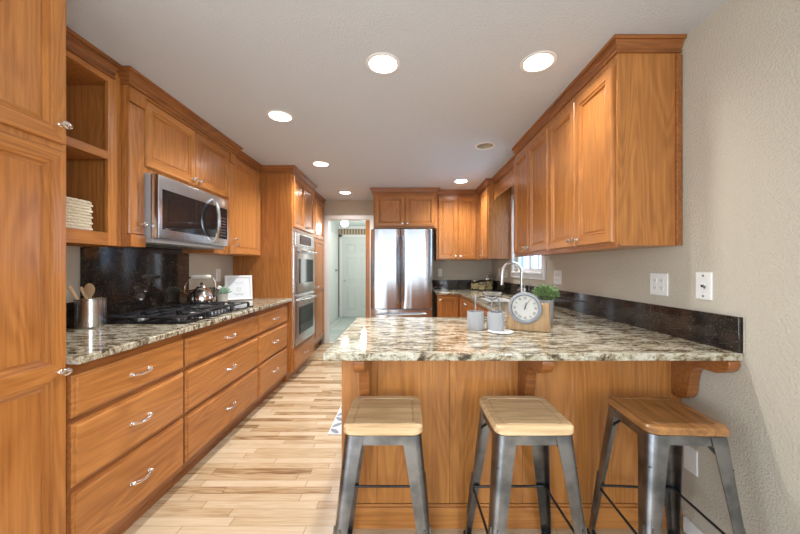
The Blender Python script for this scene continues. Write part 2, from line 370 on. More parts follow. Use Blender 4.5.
# right wall: sink window opening, plus a made-up unseen one for a fill lamp
WY0, WY1, WZ0, WZ1 = 3.19, 4.03, 1.24, 2.15
mb = MB(); mb.box(XR, XR+.1, -3.0, -2.4, 0, CEIL+.16); mb.box(XR, XR+.1, -.7, WY0, 0, CEIL+.16); mb.box(XR, XR+.1, -2.4, -.7, 0, .75); mb.box(XR, XR+.1, -2.4, -.7, 2.15, CEIL+.16); mb.box(XR, XR+.1, WY1, YB+.1, 0, CEIL+.16)
mb.box(XR, XR+.1, WY0, WY1, 0, WZ0); mb.box(XR, XR+.1, WY0, WY1, WZ1, CEIL+.16)
struct('wall_right', mb, wall_paint)
mb = MB(); mb.box(-.50, XR, YB, YB+.1, 0, CEIL+.16); mb.box(-.50, -.40, YB, YD+.1, 0, CEIL+.16)
struct('wall_back', mb, wall_paint)
mb = MB(); mb.box(XL, -1.31, YD, YD+.1, 0, CEIL+.16); mb.box(-.60, -.5, YD, YD+.1, 0, CEIL+.16); mb.box(-1.31, -.60, YD, YD+.1, 2.12, CEIL+.16)
struct('wall_doorway', mb, wall_paint)
# unseen dining end behind the camera; its openings are made up for the fill lamps
mb = MB(); edges = [-3.5]
for c_, w_ in [(-2.4, 1.7)]+list(STREAK_SLITS): edges += [c_-w_/2, c_+w_/2]
edges.append(XR)
for k in range(0, len(edges), 2): mb.box(edges[k], edges[k+1], -3.1, -3.0, 0, CEIL+.16)
for k in range(1, len(edges)-1, 2): mb.box(edges[k], edges[k+1], -3.1, -3.0, 2.15, CEIL+.16)
struct('wall_rear', mb, pale_paint)
mb = MB(); mb.box(-3.6, -3.5, -3.1, -2.5, 0, CEIL+.16); mb.box(-3.6, -3.5, -.1, .45, 0, CEIL+.16); mb.box(-3.6, -3.5, -2.5, -.1, 0, .55); mb.box(-3.6, -3.5, -2.5, -.1, 2.15, CEIL+.16)
struct('wall_dining', mb, pale_paint)
struct('wall_partition', MB().box(-3.5, XL-.1, .35, .45, 0, CEIL+.16), wall_paint)
# doorway casing
mb = MB()
mb.box(-1.375, -1.31, YD-.018, YD, 0, 2.18); mb.box(-1.31, -.535, YD-.018, YD, 2.112, 2.18); mb.box(-.60, -.535, YD-.018, YD, 0, 2.112)
mb.box(-1.325, -1.305, YD, YD+.1, 0, 2.12); mb.box(-1.305, -.60, YD, YD+.1, 2.10, 2.12)
struct('trim_2', mb, white_trim, bevel=.004)
struct('trim_3', MB().box(-.675, -.605, YD+.02, YD+.10, .006, 2.10), wood_z, bevel=.003)
# hall behind the doorway
HY = 8.26
mb = MB(); mb.box(-1.83, -1.73, YD+.1, HY+.1, 0, 2.36); struct('wall_hall_left', mb, mint)
mb = MB(); mb.box(-.1, 0, YB+.1+.38, HY+.1, 0, 2.36); struct('wall_hall_right', mb, mint)
struct('wall_hall_far', MB().box(-1.73, -.1, HY, HY+.1, 0, 2.36), boards)
struct('ceiling_hall', MB().box(-1.83, 0, YD+.1, HY+.1, 2.36, 2.4), hall_ceiling_paint)
struct('trim_4', MB().box(-1.73, -.1, HY-.03, HY, 2.29, 2.36), white_trim, bevel=.003)
area('hall_fill', (-.15, 6.9, 1.5), (0, PI/2, 0), 1.4, 1.2, 9, (.95, 1.0, .98))  # added lamp to brighten the hall; the wall has no opening here
# six panel hall door
mb = MB(); dx0, dx1 = -1.63, -.80
mb.box(dx0-.07, dx0, HY-.022, HY, 0, 2.14); mb.box(dx1, dx1+.07, HY-.022, HY, 0, 2.14); mb.box(dx0-.07, dx1+.07, HY-.022, HY, 2.08, 2.14)
dr = struct('door_1', mb, white_trim, bevel=.003)
F = FB(HY-.006)
mb = MB(); mb.fbox(F, dx0, dx1, .01, 2.08, 0, .012)
for u0, u1 in ((dx0+.11, (dx0+dx1)/2-.05), ((dx0+dx1)/2+.05, dx1-.11)):
    for v0, v1 in ((.20, .80), (.93, 1.56), (1.67, 1.90)):
        mb.rings(F, u0, u1, v0, v1, [(0, .013), (.006, .026), (.018, .026), (.026, .0125), (.034, .0125), (.06, .024)], 0, 0, 0, False)
build('door_panel', mb, mint_door, dr)
mb = MB(); mb.lathe([(.028, 0), (.028, .008), (.012, .012), (.012, .03), (.026, .04), (.028, .055), (.015, .068)], lambda x, y, z: (dx0+.07+x, HY-.018-z, .95+y), 16)
build('door_knob', mb, chrome, dr, smooth=True)
# side door standing against the hall's left wall, with its lever
mb = MB(); mb.box(-1.73, -1.69, 6.2, 7.95, .01, 2.12)
d2 = struct('door_2', mb, mint_door, bevel=.004)
mb = MB(); mb.lathe([(.03, 0), (.03, .01), (.012, .012), (.012, .05)], lambda x, y, z: (-1.69+z, 7.75+x, 1.22+y), 12)
mb.tube([(-1.64, 7.75, 1.22), (-1.635, 7.65, 1.22), (-1.64, 7.60, 1.22)], .011)
build('door_handle', mb, gun, d2, smooth=True)
# baseboards
struct('baseboard_right', MB().box(XR-.014, XR, -3.0, 1.565, 0, .075), white_trim, bevel=.004)
struct('baseboard_doorway', MB().box(-.535, -.5, YD-.014, YD, 0, .075), white_trim, bevel=.003)

# window over the sink
mb = MB(); c = XR
mb.box(c-.016, c, WY0-.075, WY0, WZ0-.07, WZ1+.07); mb.box(c-.016, c, WY1, WY1+.075, WZ0-.07, WZ1+.07)
mb.box(c-.016, c, WY0, WY1, WZ1, WZ1+.07); mb.box(c-.016, c, WY0, WY1, WZ0-.07, WZ0-.008); mb.box(c-.035, c+.05, WY0-.01, WY1+.01, WZ0-.014, WZ0+.004)
win = struct('window_1', mb, white_trim, bevel=.003)
mb = MB(); a, b_ = c+.045, c+.075
mb.box(a, b_, WY0, WY0+.04, WZ0, WZ1); mb.box(a, b_, WY1-.04, WY1, WZ0, WZ1); mb.box(a, b_, WY0+.04, WY1-.04, WZ0, WZ0+.045); mb.box(a, b_, WY0+.04, WY1-.04, WZ1-.045, WZ1)
my = (WY0+WY1)/2; mb.box(a-.008, b_-.005, my-.028, my+.028, WZ0+.045, WZ1-.045)
mb.box(a+.01, b_-.005, WY0+.23, WY0+.25, WZ0+.045, WZ1-.045); mb.box(a+.01, b_-.005, WY1-.25, WY1-.23, WZ0+.045, WZ1-.045)
build('window_frame', mb, white_trim, win, bevel=.002)
mb = MB(); mb.box(c+.062, c+.065, WY0+.04, my, WZ0+.045, WZ1-.045); mb.box(c+.062, c+.065, my, WY1-.04, WZ0+.045, WZ1-.045)
build('window_pane', mb, thin_glass, win)

# ---------------------------------------------------------------- cabinet pieces
DOOR_R = [(0, 0), (0, .013), (.002, .017), (.006, .021), (.048, .021), (.050, .015), (.054, .014), (.058, .016), (.061, .015), (.064, .005), (.068, .004), (.078, .008)]
DRAW_R = [(0, 0), (0, .010), (.003, .014), (.009, .015), (.011, .020), (.016, .023)]
def hmat(F):  # horizontal grain material for the face direction
    p, q = F(0, 0, 0), F(1, 0, 0)
    return wood_x if abs(p[0]-q[0]) > .5 else wood_y
def knob(F, u, v, parent, n0=.020):
    mb = MB(); mb.lathe([(.009, 0), (.0085, .004), (.0055, .007), (.0055, .014), (.011, .018), (.0155, .023), (.0145, .029), (.008, .033), (.001, .034)],
                        lambda x, y, z: F(u+x*1.25, v+y*.9, n0+z), 16)
    return build('knob', mb, chrome, parent, smooth=True)
def pull(F, u, v, parent, w=.052, n0=.021):
    mb = MB(); pts = []
    for k in range(13):
        t = -1+k/6; pts.append((t*w, v-.006*(1-t*t), n0+.012+.016*(1-t*t)))
    rr = [.0062+.0015*abs(-1+k/6) for k in range(13)]
    mb.tube([(u+p[0], p[1], p[2]) for p in pts], rr, 8, lambda a, b, c_: F(a, b, c_))
    for s in (-1, 1):
        mb.lathe([(.010, 0), (.010, .003), (.0065, .006), (.0065, .012), (.009, .015), (.006, .021), (.001, .022)], lambda x, y, z, s=s: F(u+s*w+x, v+y, n0+z), 12)
    return build('handle', mb, chrome, parent, smooth=True)
def door(F, u0, u1, v0, v1, parent, kn=None, rail=None):
    mb = MB()
    if rail:   # two stacked panels sharing a mid rail
        mb.rings(F, u0, u1, v0, rail, DOOR_R, 1, 0, 0, jt=1)
        mb.rings(F, u0, u1, rail, v1, DOOR_R, 1, 0, 0, jb=1)
    else: mb.rings(F, u0, u1, v0, v1, DOOR_R, 1, 0, 0)
    o = build('door', mb, [wood_z, hmat(F)], parent)
    if kn: knob(F, kn[0], kn[1], o)
    return o
def drawer(F, u0, u1, v0, v1, parent, w=.052, hv=None):
    mb = MB(); mb.rings(F, u0, u1, v0, v1, DRAW_R, 0, 0, 0)
    o = build('drawer', mb, [hmat(F)], parent)
    pull(F, (u0+u1)/2, hv or (v0+v1)/2, o, w); return o
CR = [(0, -.080), (.012, -.080), (.012, -.066), (.004, -.064), (.004, -.059), (.016, -.048), (.019, -.036), (.030, -.023), (.031, -.018), (.042, -.018), (.048, -.010), (.048, 0), (0, 0)]
def crown(path, parent, side=1, top=CEIL-.001, k_=1):
    """mitred crown swept along a 2D path; side picks which side it leans out to"""
    P = [Vector(p) for p in path]; nrm = []
    for i in range(len(P)-1):
        d = (P[i+1]-P[i]).normalized(); nrm.append(Vector((d.y, -d.x))*side)
    L = []
    for i, p in enumerate(P):
        if i == 0: m = nrm[0]
        elif i == len(P)-1: m = nrm[-1]
        else:
            m = (nrm[i-1]+nrm[i]).normalized(); m = m/max(.3, m.dot(nrm[i]))
        L.append([(p.x+m.x*a*k_, p.y+m.y*a*k_, top+z*(.5+.5*k_)) for a, z in CR])
    mb = MB()
    n = len(CR); vs = [q for l in L for q in l]; fs = []; ms = []
    for i in range(len(L)-1):
        ax = 0 if abs(nrm[i].y) < .5 else 1
        for k in range(n):
            j = (k+1) % n; fs.append((i*n+k, i*n+j, (i+1)*n+j, (i+1)*n+k)); ms.append(ax)
    fs.append(tuple(range(n))[::-1]); ms.append(0); fs.append(tuple((len(L)-1)*n+k for k in range(n))); ms.append(0)
    mb.add(vs, fs, ms)
    return build('crown_moulding', mb, [crown_y, crown_x], parent)

# ---------------------------------------------------------------- left run
PF = -1.32      # carcass face of pantry / base, door fronts at -1.30
t = thing('pantry_cabinet', 'tall honey wood pantry cabinet at the left edge of the photo, nearest the camera', 'cabinet', (-1.63, .85, 0))
build('body', MB().box(XL+.003, PF, .46, 1.240, .10, CEIL-.002).box(XL+.003, PF-.06, .46, 1.240, 0, .10), wood_z, t, bevel=.002)
F = FL(PF)
door(F, .60, 1.222, .14, 1.742, t, (1.198, .905), .910)
door(F, .60, 1.222, 1.769, 2.35, t, (1.198, 1.835))
crown([(PF, .46), (PF, 1.240)], t)

# base cabinets (one carcass per drawer stack)
def base_unit(y0, y1, label, last=False):
    t = thing('base_cabinet', label, 'cabinet', (-1.6, (y0+y1)/2, 0), 'drawer base cabinets under the cooktop counter')
    mb = MB().box(XL+.003, PF, y0+.0008, y1-.0008, .10, CB-.002).box(XL+.003, -1.375, y0+.0008, y1-.0008, 0, .10)
    build('body', mb, crown_y, t, bevel=.0015)  # darker reddish wood; its tone also stands in for shade between drawers
    return t
RW = [(.134, .41), (.432, .680), (.705, .872)]
cols = [(1.242, 1.884, 1.247, 1.873, 'base cabinet with three wide drawers nearest the camera, beside the pantry'),
        (1.884, 2.829, 1.894, 2.815, 'base cabinet with three wide drawers directly under the gas cooktop'),
        (2.829, 3.598, 2.843, 3.51, 'base cabinet with three narrower drawers next to the double oven tower')]
for y0, y1, d0, d1, lab in cols:
    t = base_unit(y0, y1, lab)
    for v0, v1 in RW: drawer(FL(PF), d0, d1, v0, v1, t)
# countertop left
def slab(x0, x1, y0, y1, z0=CB, z1=CT): return MB().box(x0, x1, y0, y1, z0, z1)
ct = build('countertop', slab(XL+.003, -1.272, 1.243, 3.597), gran, None, bevel=.006, seg=3)
tag(ct, 'cream and brown granite countertop under the gas cooktop on the left', 'countertop')
o = build('backsplash', MB().box(XL+.002, XL+.022, 1.245, 1.904, CT+.001, 1.095), stone, None, bevel=.002); tag(o, 'low black stone backsplash strip behind the steel utensil crock', 'backsplash')
o = build('backsplash', MB().prism([(1.906, CT+.001), (2.842, CT+.001), (2.842, 1.418), (2.749, 1.418), (2.749, 1.450), (1.956, 1.450), (1.956, 1.418), (1.906, 1.418)], lambda u, v, n: (n, u, v), XL+.002, XL+.022), stone, None, bevel=.002); tag(o, 'tall glossy black stone slab on the wall behind the cooktop', 'backsplash')
o = build('backsplash', MB().box(XL+.002, XL+.022, 2.844, 3.597, CT+.001, 1.095), stone, None, bevel=.002); tag(o, 'low black stone backsplash strip behind the succulent and picture frame', 'backsplash')

# upper: open shelf cabinet
U1, U2 = -1.645, -1.60
t = thing('open_shelf_cabinet', 'open wood wall cabinet with two shelves holding the woven basket', 'cabinet', (-1.8, 1.5, 1.42), 'wall cabinets of the left run')
mb = MB(); x0 = XL+.002
mb.box(x0, x0+.008, 1.243, 1.842, 1.42, CEIL-.002)
mb.box(x0+.008, U1-.02, 1.243, 1.265, 1.42, CEIL-.002); mb.box(x0+.008, U1-.02, 1.80, 1.842, 1.42, CEIL-.002)
mb.box(x0+.008, U1-.02, 1.265, 1.80, 1.47, 1.49); mb.box(x0+.008, U1-.02, 1.265, 1.80, 2.327, 2.345)
build('body', mb, wood_z, t)
mb = MB(); mb.box(U1-.02, U1, 1.243, 1.322, 1.42, CEIL-.002); build('face_stile', mb, wood_z, t, bevel=.002)
build('face_stile', MB().box(U1-.02, U1, 1.762, 1.842, 1.42, CEIL-.002), wood_z, t, bevel=.002)
mb = MB(); mb.box(U1-.02, U1, 1.322, 1.762, 1.42, 1.49); build('face_rail', mb, wood_y, t, bevel=.002)
build('face_rail', MB().box(U1-.02, U1, 1.322, 1.762, 2.327, CEIL-.002), wood_y, t, bevel=.002)
build('shelf', MB().box(x0+.009, U1-.001, 1.266, 1.761, 1.895, 1.94), wood_y, t, bevel=.002)
crown([(U1, 1.245), (U1, 1.7945)], t)
# upper: microwave cabinet with its two pilasters
t = thing('microwave_cabinet', 'projecting wood wall cabinet above the microwave with narrow pull-outs either side', 'cabinet', (-1.78, 2.42, 1.42), 'wall cabinets of the left run')
Y0, Y1 = 1.844, 2.996
mb = MB(); mb.box(x0, U2-.02, Y0, Y0+.11, 1.42, CEIL-.002); mb.box(x0, U2-.02, Y1-.095, Y1, 1.42, CEIL-.002); mb.box(x0, U2-.02, Y0+.11, Y1-.095, 1.885, CEIL-.002)
mb.box(x0, U2-.055, 2.752, Y1-.095, 1.42, 1.885)
build('body', mb, wood_z, t, bevel=.002)
F = FL(U2-.02)
mb = MB(); mb.box(U2-.02, U2-.005, Y0, Y1, 2.345, CEIL-.002)
build('face_rail', mb, wood_y, t, bevel=.002)
for p0, p1, kn in ((Y0+.002, 1.953, 1.932), (2.905, Y1-.003, 2.975)):
    mb = MB(); mb.fbox(F, p0, p1, 2.265, 2.345, .0, .030); build('pilaster_block', mb, wood_z, t, bevel=.003)
    mb = MB(); mb.fbox(F, p0, p1, 1.42, 1.492, .0, .028); build('pilaster_block', mb, wood_z, t, bevel=.003)
    mb = MB(); mb.rings(F, p0, p1, 1.495, 2.262, [(0, 0), (0, .015), (.004, .020), (.020, .020), (.023, .0175)], 0, 0, 0)
    d = build('door', mb, [wood_z], t); knob(F, kn, 1.56, d, .018)
door(F, 1.965, 2.428, 1.925, 2.335, t, (2.395, 1.965)); door(F, 2.434, 2.897, 1.925, 2.335, t, (2.467, 1.965))
crown([(U1+.0005, Y0), (U2, Y0), (U2, Y1), (U1+.0005, Y1)], t)
# upper: single door
t = thing('wall_cabinet', 'single-door wood wall cabinet between the microwave and the oven tower', 'cabinet', (-1.8, 3.3, 1.42), 'wall cabinets of the left run')
build('body', MB().box(x0, U1, 2.999, 3.597, 1.42, CEIL-.002), wood_z, t, bevel=.002)
door(FL(U1), 3.02, 3.575, 1.425, 2.335, t, (3.055, 1.51))
crown([(U1, 3.0455), (U1, 3.5505)], t)
# oven tower
TF = -1.28; QF = -1.385
t = thing('oven_tower_cabinet', 'tall projecting wood cabinet that houses the double wall oven', 'cabinet', (-1.6, 4, 0))
mb = MB(); mb.box(x0, TF, 3.60, 3.635, .10, CEIL-.002); mb.box(x0, TF, 4.405, 4.44, .10, CEIL-.002)
mb.box(x0, TF, 3.635, 4.405, 1.715, CEIL-.002); mb.box(x0, TF, 3.635, 4.405, .10, .372); mb.box(x0, x0+.02, 3.635, 4.405, .372, 1.715)
mb.box(x0, TF-.06, 3.60, 4.44, 0, .10)
build('body', mb, wood_z, t, bevel=.0015)
F = FL(TF)
door(F, 3.625, 4.012, 1.753, 2.352, t, (3.985, 1.79)); door(F, 4.018, 4.42, 1.753, 2.352, t, (4.045, 1.79))
drawer(F, 3.635, 4.42, .115, .355, t)
crown([(U1+.0005, 3.60), (TF, 3.60), (TF, 4.44), (QF+.0005, 4.44)], t)
# double oven
t = thing('double_wall_oven', 'stainless steel double wall oven built into the tall cabinet', 'oven', (-1.6, 4, .372))
build('body', MB().box(x0+.03, TF+.004, 3.64, 4.40, .376, 1.71), steel, t, bevel=.002)
F = FL(TF+.004)
mb = MB(); mb.fbox(F, 3.645, 4.395, 1.555, 1.705, 0, .022); cp = build('control_panel', mb, steel, t, bevel=.004)
mb = MB(); mb.fbox(F, 3.80, 4.24, 1.575, 1.685, .0221, .026); dp = build('display', mb, display, cp, bevel=.002)
for r_ in range(2):
    for c_ in range(6): build('button', MB().fbox(F, 3.83+c_*.065, 3.855+c_*.065, 1.598+r_*.045, 1.608+r_*.045, .0262, .0268), key_mat, dp)
for z0, z1 in ((.985, 1.54), (.385, .965)):
    mb = MB(); mb.rings(F, 3.645, 4.395, z0, z1, [(0, 0), (0, .022), (.006, .030), (.012, .031)], 0, 0, 0)
    d = build('oven_door', mb, steel, t, smooth=True)
    mb = MB(); mb.rings(F, 3.74, 4.30, z0+.12, z1-.14, [(0, .031), (.004, .034), (.02, .034)], 0, 0, 0, False)
    build('window', mb, dark_glass, d)
    mb = MB(); pts = [(3.69+.66*k/14, z1-.055-.012*math.sin(PI*k/14)*0, .085-.02*abs(-1+k/7)**3) for k in range(15)]
    mb.tube(pts, .012, 10, lambda a, b, c_: F(a, b, c_))
    for u in (3.705, 4.335): mb.tube([(u, z1-.055, .03), (u, z1-.055, .072)], .009, 8, lambda a, b, c_: F(a, b, c_))
    build('handle', mb, steel, d, smooth=True)
# far pantry
t = thing('pantry_cabinet', 'tall recessed wood pantry cabinet between the double oven and the doorway', 'cabinet', (-1.65, 4.9, 0))
QF = -1.385
build('body', MB().box(x0, QF, 4.442, 5.405, .10, CEIL-.002).box(x0, QF-.06, 4.442, 5.405, 0, .10), wood_z, t, bevel=.002)
F = FL(QF)
door(F, 4.47, 4.92, 1.745, 2.35, t, (4.89, 1.79)); door(F, 4.926, 5.375, 1.745, 2.35, t, (4.955, 1.79))
door(F, 4.47, 4.92, .155, 1.73, t, (4.89, .985), .965); door(F, 4.926, 5.375, .155, 1.73, t, (4.955, .985), .965)
crown([(QF, 4.4895), (QF, 5.405)], t)

# microwave
t = thing('microwave_oven', 'stainless steel over-the-range microwave hung above the gas cooktop', 'microwave', (-1.75, 2.35, 1.455))
build('body', MB().box(x0, -1.565, 1.957, 2.748, 1.475, 1.88), M('grey_microwave_case', (.48, .50, .53), .3, .35), t, bevel=.003)
build('underside', MB().box(x0, -1.555, 1.96, 2.745, 1.452, 1.475), M('grey_underside', (.42, .42, .43), .4), t, bevel=.003)
mb = MB(); mb.box(-1.85, -1.65, 2.05, 2.30, 1.448, 1.452); mb.box(-1.85, -1.65, 2.42, 2.66, 1.448, 1.452); build('grease_filter', mb, burner_metal, t)
F = FL(-1.565)
mb = MB(); mb.rings(F, 1.96, 2.745, 1.478, 1.876, [(0, .004), (0, .037), (.004, .044), (.010, .046)], 0, 0, 0); d = build('door', mb, steel, t, smooth=True)
mb = MB(); mb.fbox(F, 1.957, 2.748, 1.479, 1.875, 0, .004); build('gasket', mb, black_plastic, t)
mb = MB(); mb.rings(F, 1.99, 2.715, 1.535, 1.79, [(0, .046), (.003, .0485), (.01, .0485)], 0, 0, 0, False); build('window', mb, dark_glass, d)
mb = MB(); pts = [(2.515-.030*math.sin(PI*k/16), 1.50+.335*k/16, .052+.058*math.sin(PI*k/16)**.6) for k in range(17)]
mb.tube(pts, .014, 10, lambda a, b, c_: F(a, b, c_)); build('handle', mb, steel, d, smooth=True)
for r_ in range(7):
    for c_ in range(3): build('button', MB().fbox(F, 2.615+c_*.027, 2.632+c_*.027, 1.555+r_*.024, 1.566+r_*.024, .0487, .0492), key_mat, d)

# cooktop
t = thing('gas_cooktop', 'black five-burner gas cooktop with cast iron grates on the left counter', 'cooktop', (-1.61, 2.395, CT))
build('body', MB().box(-1.88, -1.345, 1.955, 2.83, CT+.0005, CT+.012), dark_glass, t, bevel=.004)
burn = [(-1.75, 2.10, .04), (-1.49, 2.10, .035), (-1.62, 2.39, .055), (-1.75, 2.68, .035), (-1.49, 2.68, .04)]
for bx, by, r in burn:
    mb = MB(); mb.lathe([(r*1.25, CT+.012), (r*1.2, CT+.018), (r, CT+.021), (r*.98, CT+.026)], lambda x, y, z: (bx+x, by+y, z), 20)
    bb = build('burner', mb, burner_metal, t, smooth=True)
    mb = MB(); mb.lathe([(r*.85, CT+.0262), (r*.85, CT+.031), (r*.6, CT+.033)], lambda x, y, z: (bx+x, by+y, z), 20)
    build('burner_cap', mb, iron, bb, smooth=True)
for gy0, gy1 in ((1.975, 2.245), (2.26, 2.52), (2.535, 2.81)):
    mb = MB(); z0, z1 = CT+.036, CT+.047; X0, X1 = -1.86, -1.385 if gy0 != 2.26 else -1.43; w = .006
    def bar(xa, ya, xb, yb, za=z0, zb=z1):
        d = Vector((xb-xa, yb-ya)).normalized(); q = Vector((-d.y, d.x))*w
        vs = [(xa+q.x, ya+q.y), (xb+q.x, yb+q.y), (xb-q.x, yb-q.y), (xa-q.x, ya-q.y)]
        mb.add([(p[0], p[1], z) for z in (za, zb) for p in vs], [(0,1,2,3),(7,6,5,4),(0,4,5,1),(1,5,6,2),(2,6,7,3),(3,7,4,0)])
    bar(X0, gy0, X1, gy0); bar(X0, gy1, X1, gy1); bar(X0, gy0, X0, gy1); bar(X1, gy0, X1, gy1)
    cxm = (X0+X1)/2; cy = (gy0+gy1)/2; bar(cxm, gy0, cxm, gy1) if gy0 != 2.26 else None
    cs = [(X0+.25*(X1-X0), cy), (X0+.75*(X1-X0), cy)] if gy0 != 2.26 else [(cxm, cy)]
    for bx, by in cs:
        for k in range(8 if len(cs) == 1 else 4):
            a = k*PI/(4 if len(cs) == 1 else 2); dx, dy = math.cos(a), math.sin(a)
            ex = (X1-X0)*(.5 if len(cs) == 1 else .25); ey = (gy1-gy0)/2
            q = min(ex/abs(dx) if abs(dx) > .01 else 9, ey/abs(dy) if abs(dy) > .01 else 9)
            bar(bx+dx*.03, by+dy*.03, bx+dx*q, by+dy*q)
            mb.box(bx+dx*.03-.006, bx+dx*.03+.006, by+dy*.03-.006, by+dy*.03+.006, z1-.002, z1+.006)
    for x in (X0, X1):
        for y in (gy0, gy1): mb.box(x-.009, x+.009, y-.009, y+.009, CT+.012, z0+.002)
    build('grate', mb, iron, t, bevel=.002)
for k in range(5):
    mb = MB(); ky = 2.30+k*.042; mb.lathe([(.015, CT+.012), (.0145, CT+.028), (.010, CT+.031)], lambda x, y, z: (-1.395+x, ky+y, z), 14); build('knob', mb, gun, t, smooth=True)

# ---------------------------------------------------------------- back of the room
t = thing('refrigerator', 'stainless steel french door refrigerator against the back wall', 'refrigerator', (-.05, 4.7, 0))
fx0, fx1, FY = -.475, .376, 4.38
build('body', MB().box(fx0+.004, fx1-.004, FY+.065, YB-.03, .02, 1.81), M('dark_fridge_side', (.05, .05, .055), .4), t, bevel=.004)
F = FB(FY+.06)
sx = -.062
def fdoor(u0, u1, v0, v1):
    mb = MB(); L = []
    n = 12
    for (du, dn) in [(0, 0)]: pass
    prof = []
    for k in range(n+1):
        q = -1+2*k/n; prof.append((u0+(u1-u0)*k/n, .052+.012*(1-q*q)-(.012 if k in (0, n) else 0)))
    loops = [[F(u, v, nn) for u, nn in prof]+[F(u1, v, 0), F(u0, v, 0)] for v in (v0, v1)]
    mb.loops(loops); return mb
for u0, u1, hs in ((fx0, sx-.003, sx-.035), (sx+.003, fx1, sx+.035)):
    d = build('door', fdoor(u0, u1, .725, 1.825), steel_v, t, bevel=.003, smooth=True)
    mb = MB(); pts = [(hs, .80+.93*k/20, .115-.028*abs(-1+k/10)**4) for k in range(21)]
    mb.tube(pts, .013, 10, lambda a, b, c_: F(a, b, c_))
    for v in (.81, 1.72): mb.tube([(hs, v, .05), (hs, v, .09)], .010, 8, lambda a, b, c_: F(a, b, c_))
    build('handle', mb, steel_v, d, smooth=True)
d = build('freezer_drawer', fdoor(fx0, fx1, .06, .715), steel_v, t, bevel=.003, smooth=True)
mb = MB(); mb.tube([(fx0+.08+.69*k/14, .655, .115-.02*abs(-1+k/7)**4) for k in range(15)], .013, 10, lambda a, b, c_: F(a, b, c_))
for u in (fx0+.10, fx1-.10): mb.tube([(u, .655, .05), (u, .655, .1)], .010, 8, lambda a, b, c_: F(a, b, c_))
build('handle', mb, steel_v, d, smooth=True)
for x in (fx0+.08, fx1-.08):
    for y in (FY+.15, YB-.1): build('foot', MB().lathe([(.02, 0), (.02, .022)], lambda a, b, c_, x=x, y=y: (x+a, y+b, c_), 12), rubber, t)

t = thing('wall_cabinet', 'deep two-door wood cabinet above the refrigerator', 'cabinet', (0, 4.8, 1.86), 'wall cabinets on the back wall')
GY = 4.60; UY = 4.72; UX = 1.085; UB = 1.407; VX = 1.155
build('body', MB().box(-.455, .462, GY, YB-.003, 1.862, CEIL-.002), wood_x, t, bevel=.002)
door(FB(GY), -.425, -.005, 1.885, 2.335, t, (-.035, 1.925)); door(FB(GY), .001, .43, 1.885, 2.335, t, (.033, 1.925))
crown([(-.455, YB-.003), (-.455, GY), (.462, GY), (.462, UY-.05)], t, side=1)
UY = 4.72; UX = 1.085; UB = 1.407
t = thing('wall_cabinet', 'two-door wood wall cabinet on the back wall, right of the refrigerator', 'cabinet', (.78, 4.9, UB), 'wall cabinets on the back wall')
build('body', MB().box(.466, UX+.002, UY, YB-.003, UB, CEIL-.002), wood_x, t, bevel=.002)
door(FB(UY), .492, .775, UB+.012, 2.33, t, (.752, UB+.05)); door(FB(UY), .797, 1.055, UB+.012, 2.33, t, (.822, UB+.05))
crown([(.466, UY), (UX-.0485, UY)], t, side=1)
SY = 4.12
t = thing('wall_cabinet', 'wood corner wall cabinet left of the sink window, its plain side facing the camera', 'cabinet', (1.23, 4.4, UB), 'wall cabinets of the right run')
build('body', MB().box(UX, XR-.003, SY, UY-.002, UB, CEIL-.002).box(UX+.003, XR-.003, UY-.002, YB-.003, UB, CEIL-.002), wood_z, t, bevel=.002)
door(FR(UX), SY+.02, 4.46, UB+.012, 2.33, t, (4.43, UB+.05))
crown([(VX-.0485, SY), (UX, SY), (UX, UY)], t, side=-1)
# valance
RF = 1.06; RY0, RY1 = 1.588, 3.06
VX = 1.155
mb = MB(); poly = [(RY1+.002, CEIL-.002), (RY1+.002, 2.19)]
for k in range(7): poly.append((SY-.14+.09*math.sin(k*PI/12), 2.19-.0*k))
poly += [(SY-.045, 2.175), (SY-.02, 2.165), (SY-.002, 2.17), (SY-.002, CEIL-.002)]
mb.prism(poly, lambda u, v, n: (VX+n, u, v), 0, .02)
v_ = build('valance', mb, wood_y, None); tag(v_, 'wood valance board bridging the two wall cabinets above the sink window', 'valance')
crown([(VX, SY-.0495), (VX, RY1+.002)], v_, side=1)
# right uppers
for i, (y0, y1, lab) in enumerate(((RY0, 2.319, 'two-door wood wall cabinet nearest the camera on the right wall'), (2.3195, RY1, 'two-door wood wall cabinet on the right wall beside the sink window'))):
    t = thing('wall_cabinet', lab, 'cabinet', (1.22, (y0+y1)/2, UB), 'wall cabinets of the right run')
    build('body', MB().box(RF, XR-.003, y0, y1-.0005, UB, CEIL-.002), wood_z, t, bevel=.002)
    F = FR(RF); ym = (y0+y1)/2
    door(F, y0+.013, ym-.003, UB+.018, 2.318, t, (ym-.033, UB+.058)); door(F, ym+.003, y1-.010, UB+.018, 2.318, t, (ym+.033, UB+.058))
    build('light_rail', MB().box(RF-.004, RF+.02, y0, y1-.0005, UB-.012, UB+.008), crown_y, t, bevel=.002)
    if i == 0:
        build('scribe_strip', MB().box(XR-.032, XR-.003, y0-.012, y0, UB, CEIL-.082), crown_y, t, bevel=.003)
        crown([(XR-.003, y0), (RF, y0), (RF, y1)], t, side=-1, k_=.75)
    else: crown([(RF, y0), (RF, y1)], t, side=-1, k_=.75)

